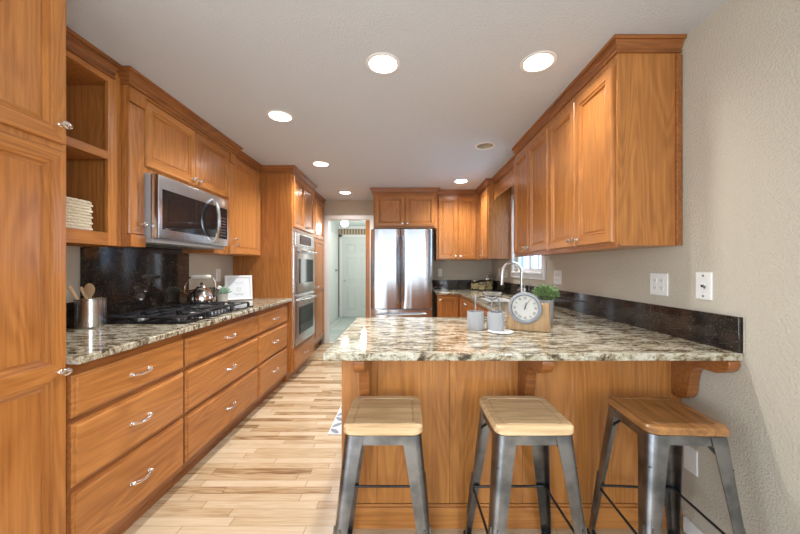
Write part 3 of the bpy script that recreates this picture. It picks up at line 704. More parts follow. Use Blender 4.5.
# base cabinets, back and right runs
BY = 4.44
t = thing('base_cabinet', 'wood base cabinet on the back wall right of the refrigerator', 'cabinet', (.6, 4.7, 0), 'base cabinets of the sink counter')
build('body', MB().box(.452, .773, BY, YB-.003, .10, CB-.002).box(.452, .773, BY+.06, YB-.003, 0, .10), wood_x, t, bevel=.002)
door(FB(BY), .462, .745, .13, .895, t, (.49, .845))
BX = .775
t = thing('sink_base_cabinet', 'row of wood base doors under the sink, facing the aisle', 'cabinet', (1.05, 3.4, 0), 'base cabinets of the sink counter')
mb = MB().box(BX, XR-.003, 2.236, 3.12, .10, CB-.002).box(BX, XR-.003, 4.06, YB-.003, .10, CB-.002).box(BX, BX+.02, 3.12, 4.06, .10, CB-.002).box(BX+.02, XR-.003, 3.12, 4.06, .10, .60)
mb.box(BX+.06, XR-.003, 2.236, YB-.003, 0, .10)
build('body', mb, wood_z, t, bevel=.002)
for k in range(4):
    y0 = 2.26+k*.535; door(FR(BX), y0, y0+.515, .13, .895, t, (y0+(.485 if k % 2 == 0 else .03), .845))
# peninsula base
PY0, PY1 = 1.59, 2.20; PX0 = -.315
t = thing('peninsula_cabinet', 'honey wood peninsula base with curved corbels under the bar counter', 'cabinet', (.5, 1.9, 0))
build('body', MB().box(PX0, XR-.003, PY0+.012, PY1, .08, CB-.002).box(PX0, XR-.003, PY0+.012, PY1-.06, 0, .08), wood_z, t, bevel=.002)
mb = MB()
for a, b_ in ((PX0-.002, -.14), (-.139, .222), (.223, .588), (.589, .955), (.956, XR-.003)): mb.box(a, b_, PY0, PY0+.0119, .118, CB-.002)
build('back_panel', mb, wood_z, t, bevel=.0008, seg=1)
build('base_moulding', MB().loops([[(PX0-.012, y, z), (XR-.003, y, z)][::1] for y, z in ()]) if False else MB().box(PX0-.012, XR-.003, PY0-.013, PY0, 0, .105).box(PX0-.012, XR-.003, PY0-.007, PY0, .105, .118), wood_x, t, bevel=.003)
# corbels
def corbel(x0, x1):
    pts = [(0, .917), (.286, .917), (.289, .900), (.280, .876), (.260, .861), (.230, .849), (.199, .846), (.160, .848), (.140, .843), (.125, .830), (.112, .802), (.105, .765), (.101, .732), (.095, .702), (.080, .680), (.052, .668), (.020, .668), (0, .668)]
    G = lambda u, v, n: (x0+n, PY0-.0005-u, v-.002)
    mb = MB(); mb.prism(pts, G, 0, x1-x0)
    p2 = [(u*.86+.0, .66+(v-.66)*.97) for u, v in pts if u > 0]
    return mb
for x0_, x1_ in ((-.214, -.166), (.563, .611), (1.328, 1.376)): build('corbel', corbel(x0_, x1_), crown_x, t, bevel=.004, smooth=True)
# sink countertop in one piece: peninsula + right run + back run, with the sink cut-out
mb = MB(); kx0, kx1, ky0, ky1 = .86, 1.225, 3.22, 3.96
mb.box(-.335, XR-.002, 1.293, 2.232, CB, CT)
mb.box(.742, XR-.002, 2.2321, ky0, CB, CT); mb.box(.742, kx0, ky0+.0001, ky1, CB, CT); mb.box(kx1, XR-.002, ky0+.0001, ky1, CB, CT)
mb.box(.742, XR-.002, ky1+.0001, YB-.002, CB, CT); mb.box(.425, .7419, 4.41, YB-.002, CB, CT)
vtx = [(-.335, 1.293), (1.378, 1.293), (1.378, YB-.002), (.425, YB-.002), (.425, 4.41), (.742, 4.41), (.742, 2.232), (-.335, 2.232)]
bm = bmesh.new()
def ctop():
    outer = vtx; inner = [(kx0, ky0), (kx1, ky0), (kx1, ky1), (kx0, ky1)]
    me = bpy.data.meshes.new('countertop')
    vs = [bm.verts.new((x, y, CT)) for x, y in outer]; ws = [bm.verts.new((x, y, CT)) for x, y in inner]
    es = [bm.edges.new((vs[i], vs[(i+1) % 8])) for i in range(8)]+[bm.edges.new((ws[i], ws[(i+1) % 4])) for i in range(4)]
    r = bmesh.ops.triangle_fill(bm, use_beauty=True, edges=es)
    bmesh.ops.dissolve_limit(bm, angle_limit=.01, verts=bm.verts, edges=bm.edges) if False else None
    g = bmesh.ops.extrude_face_region(bm, geom=list(bm.faces))
    bmesh.ops.translate(bm, verts=[e for e in g['geom'] if isinstance(e, bmesh.types.BMVert)], vec=(0, 0, CB-CT))
    bmesh.ops.recalc_face_normals(bm, faces=bm.faces)
    bm.to_mesh(me); bm.free(); me.materials.append(gran); return me
ct2 = bpy.data.objects.new('countertop', ctop()); COL.objects.link(ct2)
md = ct2.modifiers.new('bevel', 'BEVEL'); md.width = .006; md.segments = 3; md.limit_method = 'ANGLE'
tag(ct2, 'polished cream and brown granite counter of the peninsula, running on to the sink', 'countertop')
# splashes right
def splash(y0, y1, lab):
    mb = MB(); k = max(1, round((y1-y0)/.46)); st = (y1-y0)/k
    for i in range(k): mb.box(XR-.020, XR-.002, y0+i*st+.0007, y0+(i+1)*st-.0007, CT+.001, 1.095)
    o = build('backsplash', mb, stone, None, bevel=.001, seg=1); tag(o, lab, 'backsplash')
splash(1.295, YB-.024, 'long low black stone backsplash along the right wall behind the clock')
o = build('backsplash', MB().box(.425, XR-.022, YB-.022, YB-.002, CT+.001, 1.095), stone, None, bevel=.001); tag(o, 'low black stone backsplash on the back wall right of the refrigerator', 'backsplash')
struct('trim_5', MB().box(XR-.006, XR-.001, 1.289, 1.2925, .95, 1.097), wall_paint)

# sink and tap
t = thing('kitchen_sink', 'white undermount kitchen sink below the window', 'sink', ((kx0+kx1)/2, (ky0+ky1)/2, .72))
mb = MB()
for a, b_ in ((ky0+.0, 3.575), (3.605, ky1)):
    L = []
    for d, z in ((0, CB-.001), (.006, CB-.02), (.012, .75), (.03, .725)): L.append([(kx0+d, a+d, z), (kx1-d, a+d, z), (kx1-d, b_-d, z), (kx0+d, b_-d, z)])
    mb.loops(L, True, False, True)
mb.box(kx0+.001, kx1-.001, 3.572, 3.608, .74, CB-.004)
L = [[(kx0-.015, ky0-.015, CB-.001), (kx1+.015, ky0-.015, CB-.001), (kx1+.015, ky1+.015, CB-.001), (kx0-.015, ky1+.015, CB-.001)], [(kx0-.01, ky0-.01, .71), (kx1+.01, ky0-.01, .71), (kx1+.01, ky1+.01, .71), (kx0-.01, ky1+.01, .71)]]
mb.loops(L, True, False, True)
build('basin', mb, white_ceramic, t)
t = thing('kitchen_tap', 'tall arched pull-down kitchen tap in brushed steel behind the clock', 'tap', (1.322, 3.60, CT))
mb = MB(); mb.lathe([(.030, CT+.0005), (.030, CT+.01), (.024, CT+.018), (.020, CT+.06), (.019, CT+.10), (.014, CT+.12)], lambda x, y, z: (1.322+x, 3.60+y, z), 18); build('base', mb, chrome, t, smooth=True)
pts = [(1.322, 3.60, CT+.11), (1.322, 3.60, CT+.28)]
for k in range(1, 13):
    a = PI*k/12; pts.append((1.212+.11*math.cos(a), 3.60, CT+.29+.11*math.sin(a)))
pts.append((1.099, 3.60, CT+.24)); mb = MB(); mb.tube(pts, .0175, 12); build('spout', mb, chrome, t, smooth=True)
mb = MB(); mb.tube([(1.099, 3.60, CT+.25), (1.097, 3.60, CT+.20), (1.095, 3.60, CT+.15)], [.018, .020, .021], 12); build('spray_head', mb, chrome, t, smooth=True)
mb = MB(); mb.tube([(1.322, 3.585, CT+.07), (1.322, 3.54, CT+.085), (1.318, 3.50, CT+.15)], [.012, .010, .007], 8); build('lever', mb, chrome, t, smooth=True)
t = thing('soap_dispenser', 'small brushed steel soap pump beside the kitchen tap', 'soap dispenser', (1.285, 3.41, CT))
mb = MB(); mb.lathe([(.022, CT+.0005), (.022, CT+.006), (.013, CT+.012), (.012, CT+.07), (.007, CT+.08), (.007, CT+.10), (.013, CT+.105), (.013, CT+.12), (.004, CT+.125)], lambda x, y, z: (1.285+x, 3.41+y, z), 14); build('pump', mb, chrome, t, smooth=True)
mb = MB(); mb.tube([(1.285, 3.41, CT+.115), (1.24, 3.41, CT+.12), (1.21, 3.41, CT+.105)], .006, 8); build('nozzle', mb, chrome, t, smooth=True)

# ---------------------------------------------------------------- recessed lights
def can(lit):
    n0 = (0, 0, 0)
    t = thing('recessed_light', 'x', 'ceiling light', (0, 0, 0), 'recessed ceiling lights')
    mb = MB(); mb.lathe([(RC-.002, .012), (RC-.002, -.001), (RC+.002, -.005), (RC+.016, -.004), (RC+.020, -.0005), (RC-.0005, -.0004), (RC-.0005, .012)], None, 32, False, False); build('trim_ring', mb, can_white, t, smooth=True)
    mb = MB(); mb.lathe([(RC-.003, 0), (RC-.010, .05), (RC-.018, .09), (RC-.020, .12), (.0, .121)], None, 32, False, False); build('baffle', mb, can_white if lit else can_tan, t, smooth=True)
    mb = MB(); mb.lathe([(.001, .045 if lit else .03), (.03, .047 if lit else .04), (.048, .06), (.050, .075), (.03, .115), (.001, .12)], None, 24); build('bulb', mb, lamp_lit if lit else white_plastic, t, smooth=True)
    return t
labs = ['lit recessed ceiling light with halo, left of the two nearest the camera', 'lit recessed ceiling light above the nearest right wall cabinets', 'lit recessed ceiling light above the cooktop aisle, nearest of the left row',
        'lit recessed ceiling light in front of the oven tower, second of the left row', 'lit recessed ceiling light nearest the doorway, last of the left row', 'lit recessed ceiling light nearest the back right corner by the far cabinets', 'unlit recessed ceiling light with tan interior on the right']
protos = {1: can(1), 0: can(0)}; first = {1: True, 0: True}
for (x, y, lit), lab in zip(cans, labs):
    o = protos[lit] if first[lit] else copy_tree(protos[lit]); first[lit] = False
    o.location = (x, y, CEIL); o['label'] = lab
    if lit:
        l = bpy.data.lights.new('can_lamp', 'AREA'); l.shape = 'DISK'; l.size = .09; l.energy = CAN_POWER*(.42 if (x > .7 and y < 2) else 1); l.color = CAN_COL; l.spread = math.radians(150)
        lo = bpy.data.objects.new('can_lamp', l); COL.objects.link(lo); lo.location = (x, y, CEIL+.043)
# hall globe and detector
t = thing('globe_ceiling_light', 'white glass globe light on the hall ceiling beyond the doorway', 'ceiling light', (-1.30, 7.2, 2.36))
gx, gy = -1.33, 7.0
mb = MB(); mb.lathe([(.07, 2.3595), (.07, 2.34), (.05, 2.33)], lambda x, y, z: (gx+x, gy+y, z), 20); build('base', mb, chrome, t, smooth=True)
mb = MB(); mb.lathe([(.05, 2.33)]+[(0.085*math.sin(a), 2.262+.08*math.cos(a)) for a in [PI*k/10 for k in range(2, 10)]]+[(.002, 2.183)], lambda x, y, z: (gx+x, gy+y, z), 20); build('glass_globe', mb, globe_lit, t, smooth=True)
l = bpy.data.lights.new('globe_lamp', 'POINT'); l.energy = 14; l.color = (1, .97, .92); l.shadow_soft_size = .1
lo = bpy.data.objects.new('globe_lamp', l); COL.objects.link(lo); lo.location = (gx+.5, gy-.2, 2.1)
o = build('smoke_detector', MB().lathe([(.06, 2.3595), (.062, 2.335), (.045, 2.32)], lambda x, y, z: (-1.06+x, 7.0+y, z), 20), white_plastic, None, smooth=True); tag(o, 'white smoke detector on the hall ceiling beside the globe light', 'smoke detector')

# ---------------------------------------------------------------- wall plates
def plate(F, u0, u1, v0, v1, label, kind):
    cu, cv = (u0+u1)/2, (v0+v1)/2
    t = thing('wall_plate' if kind in ('phone', 'switch', 'blank') else 'wall_outlet', label, 'wall plate' if kind in ('phone', 'switch', 'blank') else 'outlet', F(cu, cv, 0))
    mb = MB(); mb.rings(F, u0, u1, v0, v1, [(0, .0005), (0, .004), (.003, .006)], 0, 0, 0); build('cover_plate', mb, white_plastic, t)
    if kind == 'phone':
        mb = MB(); mb.fbox(F, cu-.009, cu+.009, cv-.012, cv+.012, .006, .012); build('jack', mb, white_plastic, t)
        mb = MB(); mb.fbox(F, cu-.004, cu+.005, cv-.006, cv+.005, .0121, .0135); mb.tube([(cu-.006, cv-.003, .014), (cu-.018, cv-.010, .018), (cu-.022, cv-.004, .018), (cu-.008, cv+.004, .014)], .002, 6, lambda a, b, c_: F(a, b, c_)); build('clip', mb, slot_dark, t)
        mb = MB()
        for dv in (-.047, .047): mb.lathe([(.0045, .006), (.0045, .0085)], lambda x, y, z, dv=dv: F(cu+x, cv+dv+y, z), 10)
        build('screw', mb, gun, t)
    elif kind == 'blank':
        mb = MB()
        for dv in (-.042, .042): mb.lathe([(.0035, .006), (.0035, .0075)], lambda x, y, z, dv=dv: F(cu+x, cv+dv+y, z), 10)
        build('screw', mb, white_plastic, t)
    elif kind == 'switch':
        mb = MB(); mb.fbox(F, cu-.012, cu+.012, cv-.03, cv+.03, .006, .010); build('rocker', mb, white_plastic, t, bevel=.002)
    else:
        gangs = [cu-.023, cu+.023] if kind == 'double' else [cu]
        for g in gangs:
            for dv in (-.02, .02):
                mb = MB(); mb.fbox(F, g-.013, g+.013, cv+dv-.014, cv+dv+.014, .006, .0085); r = build('receptacle', mb, white_plastic, t, bevel=.001)
                mb = MB(); mb.fbox(F, g-.007, g-.005, cv+dv-.003, cv+dv+.006, .0086, .0092); mb.fbox(F, g+.005, g+.007, cv+dv-.003, cv+dv+.006, .0086, .0092); mb.lathe([(.0025, .0086), (.0025, .0092)], lambda x, y, z: F(g+x, cv+dv-.008+y, z), 8); build('slot', mb, slot_dark, r)
    return t
plate(FR(XR), 1.665, 1.785, 1.148, 1.267, 'white double outlet on the right wall under the near wall cabinets', 'double')
plate(FR(XR), 1.425, 1.505, 1.150, 1.276, 'white phone jack plate on the right wall, nearest the camera', 'phone')
plate(FR(XR), 2.80, 2.94, 1.145, 1.27, 'white double outlet on the right wall just right of the sink window', 'double')
plate(FR(XR), 4.60, 4.68, 1.16, 1.28, 'narrow white switch plate on the right wall in the far corner', 'switch')
plate(FR(XR), 4.28, 4.40, 1.155, 1.27, 'white outlet on the right wall behind the arched tap', 'double')
plate(FB(YB), .52, .59, 1.15, 1.27, 'white outlet on the back wall right of the refrigerator', 'single')
plate(FL(XL), 3.28, 3.36, 1.15, 1.28, 'white outlet on the left wall above the succulent', 'single')
plate(FR(XR), 1.497, 1.570, .312, .432, 'white blank cover plate low on the right wall behind the stool legs', 'blank')

# ---------------------------------------------------------------- stools
def rsq(h, r, z, n=5, hx=None):
    hx = hx or h; pts = []
    for cxs, cys, a0 in ((1, 1, 0), (-1, 1, PI/2), (-1, -1, PI), (1, -1, 3*PI/2)):
        for k in range(n+1):
            a = a0+PI/2*k/n; pts.append((cxs*(hx-r)+r*math.cos(a), cys*(h-r)+r*math.sin(a), z))
    return pts
ST = .70
def make_stool(seat_mat):
    t = thing('bar_stool', 'x', 'bar stool', (0, 0, 0), 'metal bar stools at the peninsula')
    h = .152
    mb = MB(); mb.loops([rsq(h-.004, .036, ST-.030), rsq(h, .04, ST-.026), rsq(h, .04, ST-.007), rsq(h-.006, .036, ST), rsq(h-.032, .024, ST), rsq(h-.034, .022, ST-.003), rsq(h-.038, .02, ST-.003), rsq(h-.040, .018, ST)])
    build('seat', mb, seat_mat, t, smooth=True, ang=40)
    mb = MB(); mb.loops([rsq(h-.016, .04, ST-.031), rsq(h-.010, .04, ST-.034), rsq(h-.008, .04, ST-.068), rsq(h-.011, .04, ST-.068), rsq(h-.013, .038, ST-.036)], cap0=True, cap1=False)
    build('seat_frame', mb, gun, t, smooth=True)
    zt, zb = ST-.033, .018
    def corner(z):   # distance of the outer corner from the axis
        k = (zt-z)/(zt-zb); return h-.006+.058*k
    for sx_ in (-1, 1):
        for sy_ in (-1, 1):
            mb = MB(); L = []
            for i in range(9):
                z = zt+(zb-zt)*i/8; c_ = corner(z); w = .074-.040*(i/8)**.8; r = .034-.018*i/8; th = .004
                prof = [(0, w)]+[(r-r*math.cos(a), r-r*math.sin(a)) for a in [PI/2*k/6 for k in range(7)]]+[(w, 0), (w, th)]+[(r-(r-th)*math.sin(a), r-(r-th)*math.cos(a)) for a in [PI/2*k/6 for k in range(7)]]+[(th, w)]
                L.append([(sx_*(c_-a), sy_*(c_-b), z) for a, b in prof])
            mb.loops(L)
            lg = build('leg', mb, gun, t, smooth=True, ang=50)
            # pressed rib down the two faces
            mb = MB()
            for f in (0, 1):
                ra, rb = .34, .13; P0 = corner(ra); P1 = corner(rb); q = .018
                for s0 in (0,):
                    a0 = (sx_*(P0+.0005), sy_*(P0-q-.002), ra) if f == 0 else (sx_*(P0-q-.002), sy_*(P0+.0005), ra)
                    a1 = (sx_*(P1+.0005), sy_*(P1-q), rb) if f == 0 else (sx_*(P1-q), sy_*(P1+.0005), rb)
                    mb.tube([a0, a1], .0045, 6)
            build('pressed_rib', mb, gun, lg, smooth=True)
            mb = MB(); c_ = corner(.02); cx, cy = sx_*(c_-.014), sy_*(c_-.014)
            mb.loops([[(cx+p[0], cy+p[1], p[2]) for p in rsq(.019, .008, z, 3)] for z in (0, .004, .024)]); build('rubber_foot', mb, rubber, lg, smooth=True)
    for za, nm in ((.262, 'foot_rail'),):
        c_ = corner(za)-.012
        for a, b in (((-1, -1), (1, -1)), ((1, -1), (1, 1)), ((1, 1), (-1, 1)), ((-1, 1), (-1, -1))):
            if a[1] == -1 and b[1] == -1: continue
            mb = MB(); mb.tube([(a[0]*c_, a[1]*c_, za), (b[0]*c_, b[1]*c_, za)], .0055, 8); build(nm, mb, rod_black, t, smooth=True)
    c_ = corner(.55)-.010
    for a in ((-1, -1), (1, -1), (1, 1), (-1, 1)):
        mb = MB(); mb.tube([(a[0]*c_, a[1]*c_, .545), (a[0]*c_*.55, a[1]*c_*.55, ST-.062), (a[0]*.02, a[1]*.02, ST-.040)], .006, 8); build('brace', mb, rod_black, t, smooth=True)
    return t
s1 = make_stool(seat_light); s1.location = (-.084, 1.335, 0); s1['label'] = 'metal bar stool with pale wood seat, leftmost of the three at the peninsula'
s2 = copy_tree(s1); s2.location = (.492, 1.335, 0); s2.rotation_euler.z = math.radians(.5); s2['label'] = 'metal bar stool with pale wood seat, middle of the three at the peninsula'
s3 = copy_tree(s1); s3.location = (1.076, 1.332, 0); s3.rotation_euler.z = math.radians(-3.5); s3['label'] = 'metal bar stool with darker brown wood seat, next to the right wall'
for c_ in s3.children:
    if c_.name.startswith('seat') and 'frame' not in c_.name:
        c_.data = c_.data.copy(); c_.data.materials[0] = seat_dark
for o in (s2,):
    for c_ in o.children:
        if c_.name.startswith('seat') and 'frame' not in c_.name: pass

# ---------------------------------------------------------------- things on the peninsula
def cup(x, y, rot, label):
    t = thing('ribbed_cup', label, 'cup', (x, y, CT), 'ribbed grey cups on the peninsula')
    R = .045
    mb = MB(); mb.lathe([(R-.004, CT+.0005), (R-.001, CT+.004), (R, CT+.02), (R, CT+.096), (R-.001, CT+.101), (R-.005, CT+.101), (R-.006, CT+.02)], lambda a, b, z: (x+a, y+b, z), 96, True, True, 0, .0010, 24)
    build('cup_body', mb, galv, t, smooth=True)
    mb = MB(); pts = []
    for k in range(17):
        a = PI*k/16; c_, s_ = math.cos(a)*.026, math.sin(a)
        pts.append((x+c_*math.cos(rot)-.028*math.sin(rot)*0, y+c_*math.sin(rot), CT+.09+.095*s_**.7))
    mb.tube(pts, .0036, 8); mb.tube([(x-.045*math.cos(rot), y-.045*math.sin(rot), CT+.1035), (x+.045*math.cos(rot), y+.045*math.sin(rot), CT+.1035)], .0025, 6)
    build('wire_handle', mb, clock_rim, t, smooth=True); return t
cup(.398, 1.80, 1.35, 'ribbed grey cup with wire handle, left of the pair beside the clock')
cup(.506, 1.775, .1, 'ribbed grey cup with wire handle on a small white dish, nearer the clock')
o = build('white_dish', MB().lathe([(.052, CT+.0005), (.066, CT+.004), (.068, CT+.007), (.062, CT+.0055), (.05, CT+.003), (.001, CT+.003)], lambda a, b, z: (.515+a, 1.715+b, z), 32), white_ceramic, None, smooth=True); tag(o, 'small white dish on the granite in front of the grey cup', 'dish')
# clock in a wood block
t = thing('table_clock', 'round grey-rimmed roman numeral clock set into a pale wood block', 'clock', (0, 0, 0))
mb = MB(); Gc = lambda u, v, n: (u, n, v)
R0 = .083; CZ = .128
# block with a round bite out of its top
poly = [(-.115, 0), (.115, 0), (.106, .150)]
for k in range(13):
    a = math.radians(15)-math.radians(210)*k/12; poly.append((-.018+.079*math.cos(a), CZ+.079*math.sin(a)))
poly += [(-.106, .150)]
mb.prism(poly, Gc, -.028, .035); build('wood_block', mb, block_wood, t, bevel=.002)
GC = lambda x, y, z: (-.012+x, -.045-z, CZ+y)
mb = MB(); mb.lathe([(.060, -.070), (.0775, -.068), (.0785, 0), (.085, .002), (.087, .010), (.083, .017), (.074, .019), (.0685, .012), (.068, .004)], GC, 40); cb_ = build('clock_case', mb, clock_rim, t, smooth=True)
mb = MB(); mb.lathe([(.0679, .0045), (.0001, .0046)], GC, 40, False, True); build('clock_dial', mb, clock_face, cb_)
mb = MB()
def stroke(p, q, w, n=.0052, m=None):
    p, q = Vector(p), Vector(q); d = (q-p).normalized(); s_ = Vector((-d.y, d.x))*w
    vs = [GC(*(p+s_), n), GC(*(q+s_), n), GC(*(q-s_), n), GC(*(p-s_), n), GC(*(p+s_), n+.0006), GC(*(q+s_), n+.0006), GC(*(q-s_), n+.0006), GC(*(p-s_), n+.0006)]
    (m or mb).add(vs, [(0,1,2,3),(7,6,5,4),(0,4,5,1),(1,5,6,2),(2,6,7,3),(3,7,4,0)])
for h_, num in enumerate(['XII', 'I', 'II', 'III', 'IIII', 'V', 'VI', 'VII', 'VIII', 'IX', 'X', 'XI']):
    a = PI/2-h_*PI/6; c_ = Vector((math.cos(a), math.sin(a))); tn = Vector((c_.y, -c_.x)); wd = {'I': .0042, 'V': .008, 'X': .008}
    tot = sum(wd[k] for k in num); pos = -tot/2
    for ch in num:
        w = wd[ch]; x0n, x1n = pos+.0008, pos+w-.0008; pos += w; B = lambda u, v: c_*(.047+v)+tn*u
        if ch == 'I': stroke(B((x0n+x1n)/2, 0), B((x0n+x1n)/2, .013), .0009)
        elif ch == 'V': stroke(B((x0n+x1n)/2, 0), B(x0n, .013), .0011); stroke(B((x0n+x1n)/2, 0), B(x1n, .013), .0006)
        else: stroke(B(x1n, 0), B(x0n, .013), .0011); stroke(B(x0n, 0), B(x1n, .013), .0006)
for k in range(60):
    a = k*PI/30; c_ = Vector((math.cos(a), math.sin(a))); stroke(c_*.0625, c_*.065, .0004)
build('numerals', mb, clock_ink, cb_)
mb = MB(); hv = lambda dg, r: (r*math.cos(math.radians(dg)), r*math.sin(math.radians(dg)))
stroke(hv(245, .012), hv(65, .046), .0012, .0065); stroke(hv(255, .01), hv(78, .030), .002, .0075); mb.lathe([(.005, .006), (.004, .010)], GC, 14)
build('clock_hand', mb, clock_ink, cb_)
t.location = (.688, 1.775, CT+.0005); t.rotation_euler.z = math.radians(-26)
# plants
def leafball(mb, c, r, n, size, up=.3, seed=1, ar=.5):
    rd = random.Random(seed)
    for _ in range(n):
        d = Vector((rd.gauss(0, 1), rd.gauss(0, 1), rd.gauss(up, .8))).normalized(); p = Vector(c)+Vector((d.x*r[0], d.y*r[1], d.z*r[2]))*rd.uniform(.45, 1)
        ax = (d+Vector((rd.uniform(-.6, .6), rd.uniform(-.6, .6), rd.uniform(-.2, .7)))).normalized(); sd = ax.cross(Vector((rd.uniform(-1, 1), rd.uniform(-1, 1), rd.uniform(-1, 1)))).normalized(); nn = ax.cross(sd)*.12
        s_ = size*rd.uniform(.7, 1.25)
        vs = [p-ax*s_*.5, p-ax*s_*.1+sd*s_*ar*.5+nn*s_, p+ax*s_*.25+sd*s_*ar*.4+nn*s_*.5, p+ax*s_*.55, p+ax*s_*.25-sd*s_*ar*.4+nn*s_*.5, p-ax*s_*.1-sd*s_*ar*.5+nn*s_, p+ax*s_*.1-nn*s_]
        mb.add(vs, [(0, 1, 6), (1, 2, 6), (2, 3, 6), (3, 4, 6), (4, 5, 6), (5, 0, 6)])
px, py = .872, 1.97
t = thing('potted_plant', 'small bushy green plant in a grey pot behind the clock block', 'plant', (px, py, CT))
mb = MB(); mb.lathe([(.036, CT+.0005), (.040, CT+.01), (.046, CT+.142), (.046, CT+.15), (.041, CT+.15), (.039, CT+.13), (.001, CT+.13)], lambda a, b, z: (px+a, py+b, z), 28); build('pot', mb, galv, t, smooth=True)
mb = MB(); rd = random.Random(3)
for k in range(12):
    a = k*PI/6; rr = rd.uniform(.02, .06); mb.tube([(px+.01*math.cos(a), py+.01*math.sin(a), CT+.13), (px+rr*.6*math.cos(a), py+rr*.6*math.sin(a), CT+.17), (px+rr*math.cos(a), py+rr*math.sin(a), CT+.205)], .0015, 5)
build('stem', mb, stem_m, t)
mb = MB(); leafball(mb, (px, py, CT+.190), (.082, .07, .055), 420, .020, .3, 5, .7); build('foliage', mb, leaf_a, t)

# jars in the far corner
def jar(x, y, r, hh, fill, label, stopper):
    t = thing('glass_jar', label, 'jar', (x, y, CT), 'glass pasta jars in the far corner')
    mb = MB(); mb.lathe([(r-.004, CT+.0005), (r, CT+.004), (r, CT+hh*.8), (r*.8, CT+hh*.92), (r*.75, CT+hh), (r*.75-.003, CT+hh), (r*.8-.003, CT+hh*.92), (r-.003, CT+hh*.8), (r-.003, CT+.006), (.001, CT+.005)], lambda a, b, z: (x+a, y+b, z), 24, True, True); build('glass_body', mb, glass, t, smooth=True)
    mb = MB(); rd = random.Random(int(x*999))
    for _ in range(130):
        a, q = rd.uniform(0, 2*PI), (r-.014)*rd.random()**.5; z = CT+.016+rd.random()*(fill-.01); d = Vector((rd.uniform(-1, 1), rd.uniform(-1, 1), rd.uniform(-1, 1))).normalized()*.008
        p = Vector((x+q*math.cos(a), y+q*math.sin(a), z)); mb.tube([p-d, p+d], .005, 6)
    pf = build('pasta', mb, pasta, t); pf['kind'] = 'stuff'
    mb = MB()
    if stopper: mb.lathe([(r*.72, CT+hh+.001), (r*.74, CT+hh+.012), (.012, CT+hh+.018), (.010, CT+hh+.03), (.024, CT+hh+.045), (.030, CT+hh+.062), (.022, CT+hh+.082), (.010, CT+hh+.09), (.018, CT+hh+.10), (.001, CT+hh+.115)], lambda a, b, z: (x+a, y+b, z), 20)
    else: mb.lathe([(r*.78, CT+hh+.001), (r*.8, CT+hh+.012), (r*.5, CT+hh+.022), (.002, CT+hh+.026)], lambda a, b, z: (x+a, y+b, z), 20)
    build('lid', mb, chrome, t, smooth=True)
jar(1.07, 4.86, .070, .135, .10, 'short glass jar of pasta in the far corner, left of the pair', False)
jar(1.262, 4.82, .078, .16, .13, 'larger glass jar of pasta with a tall ball stopper', True)
jar(1.13, 4.68, .052, .11, .08, 'smallest glass jar of pasta, in front of the other two', False)
# glass bowl rack by the sink
t = thing('glass_bowl', 'clear footed glass bowl on the granite at the near end of the sink', 'bowl', (.845, 3.08, CT))
mb = MB(); mb.lathe([(.045, CT+.0005), (.045, CT+.006), (.012, CT+.012), (.012, CT+.03), (.05, CT+.045), (.10, CT+.085), (.105, CT+.11), (.101, CT+.11), (.095, CT+.087), (.05, CT+.050), (.001, CT+.042)], lambda a, b, z: (.845+a*.9, 3.08+b*.9, z), 32); build('glass_body', mb, glass, t, smooth=True)

# ---------------------------------------------------------------- things on the left counter
kx, ky = -1.845, 1.865
t = thing('utensil_crock', 'brushed steel utensil crock on the counter beside the pantry', 'crock', (kx, ky, CT))
mb = MB(); R = .070; mb.lathe([(R-.006, CT+.0005), (R-.004, CT+.006), (R-.001, CT+.008), (R-.001, CT+.160), (R+.002, CT+.163), (R+.002, CT+.168), (R-.004, CT+.168), (R-.004, CT+.010), (.001, CT+.009)], lambda a, b, z: (kx+a, ky+b, z), 40); build('crock_body', mb, brushed('crock_steel', (.62, .61, .59), .25, 2), t, smooth=True)
def spoon(b0, tip, label, head, wd):
    t = thing('wooden_spoon' if head else 'wooden_utensil', label, 'spoon' if head else 'utensil', b0, 'wooden utensils in the steel crock')
    p, q = Vector(b0), Vector(tip); d = (q-p).normalized()
    mb = MB()
    if head:
        side = Vector((1, -.15, 0)); side = (side-d*side.dot(d)).normalized(); nn = d.cross(side); L = []
        for s_, w, th in ((0, .006, .005), (.55, .006, .005), (.66, .008, .004), (.72, .024, .004), (.80, .036, .003), (.88, .038, .003), (.95, .029, .003), (1.0, .006, .002)):
            c_ = p+(q-p)*s_; L.append([tuple(c_+side*w*math.cos(a)+nn*th*math.sin(a)) for a in [2*PI*k/12 for k in range(12)]])
        mb.loops(L)
    else:
        mb.tube([p, p+(q-p)*.5, q], [.007, .009, wd*1.35], 8)
    o = build('utensil_body', mb, spoon_wood, t, smooth=True)
    return t
spoon((kx+.03, ky-.02, CT+.018), (kx+.012, ky-.02, CT+.258), 'round-headed wooden spoon standing in the steel crock', True, 0)
spoon((kx+.03, ky+.03, CT+.018), (kx-.075, ky+.018, CT+.232), 'slim wooden handle leaning left in the steel crock, middle one', False, .0065)
spoon((kx-.005, ky+.010, CT+.018), (kx-.062, ky-.058, CT+.245), 'wooden handle leaning furthest left out of the steel crock', False, .007)

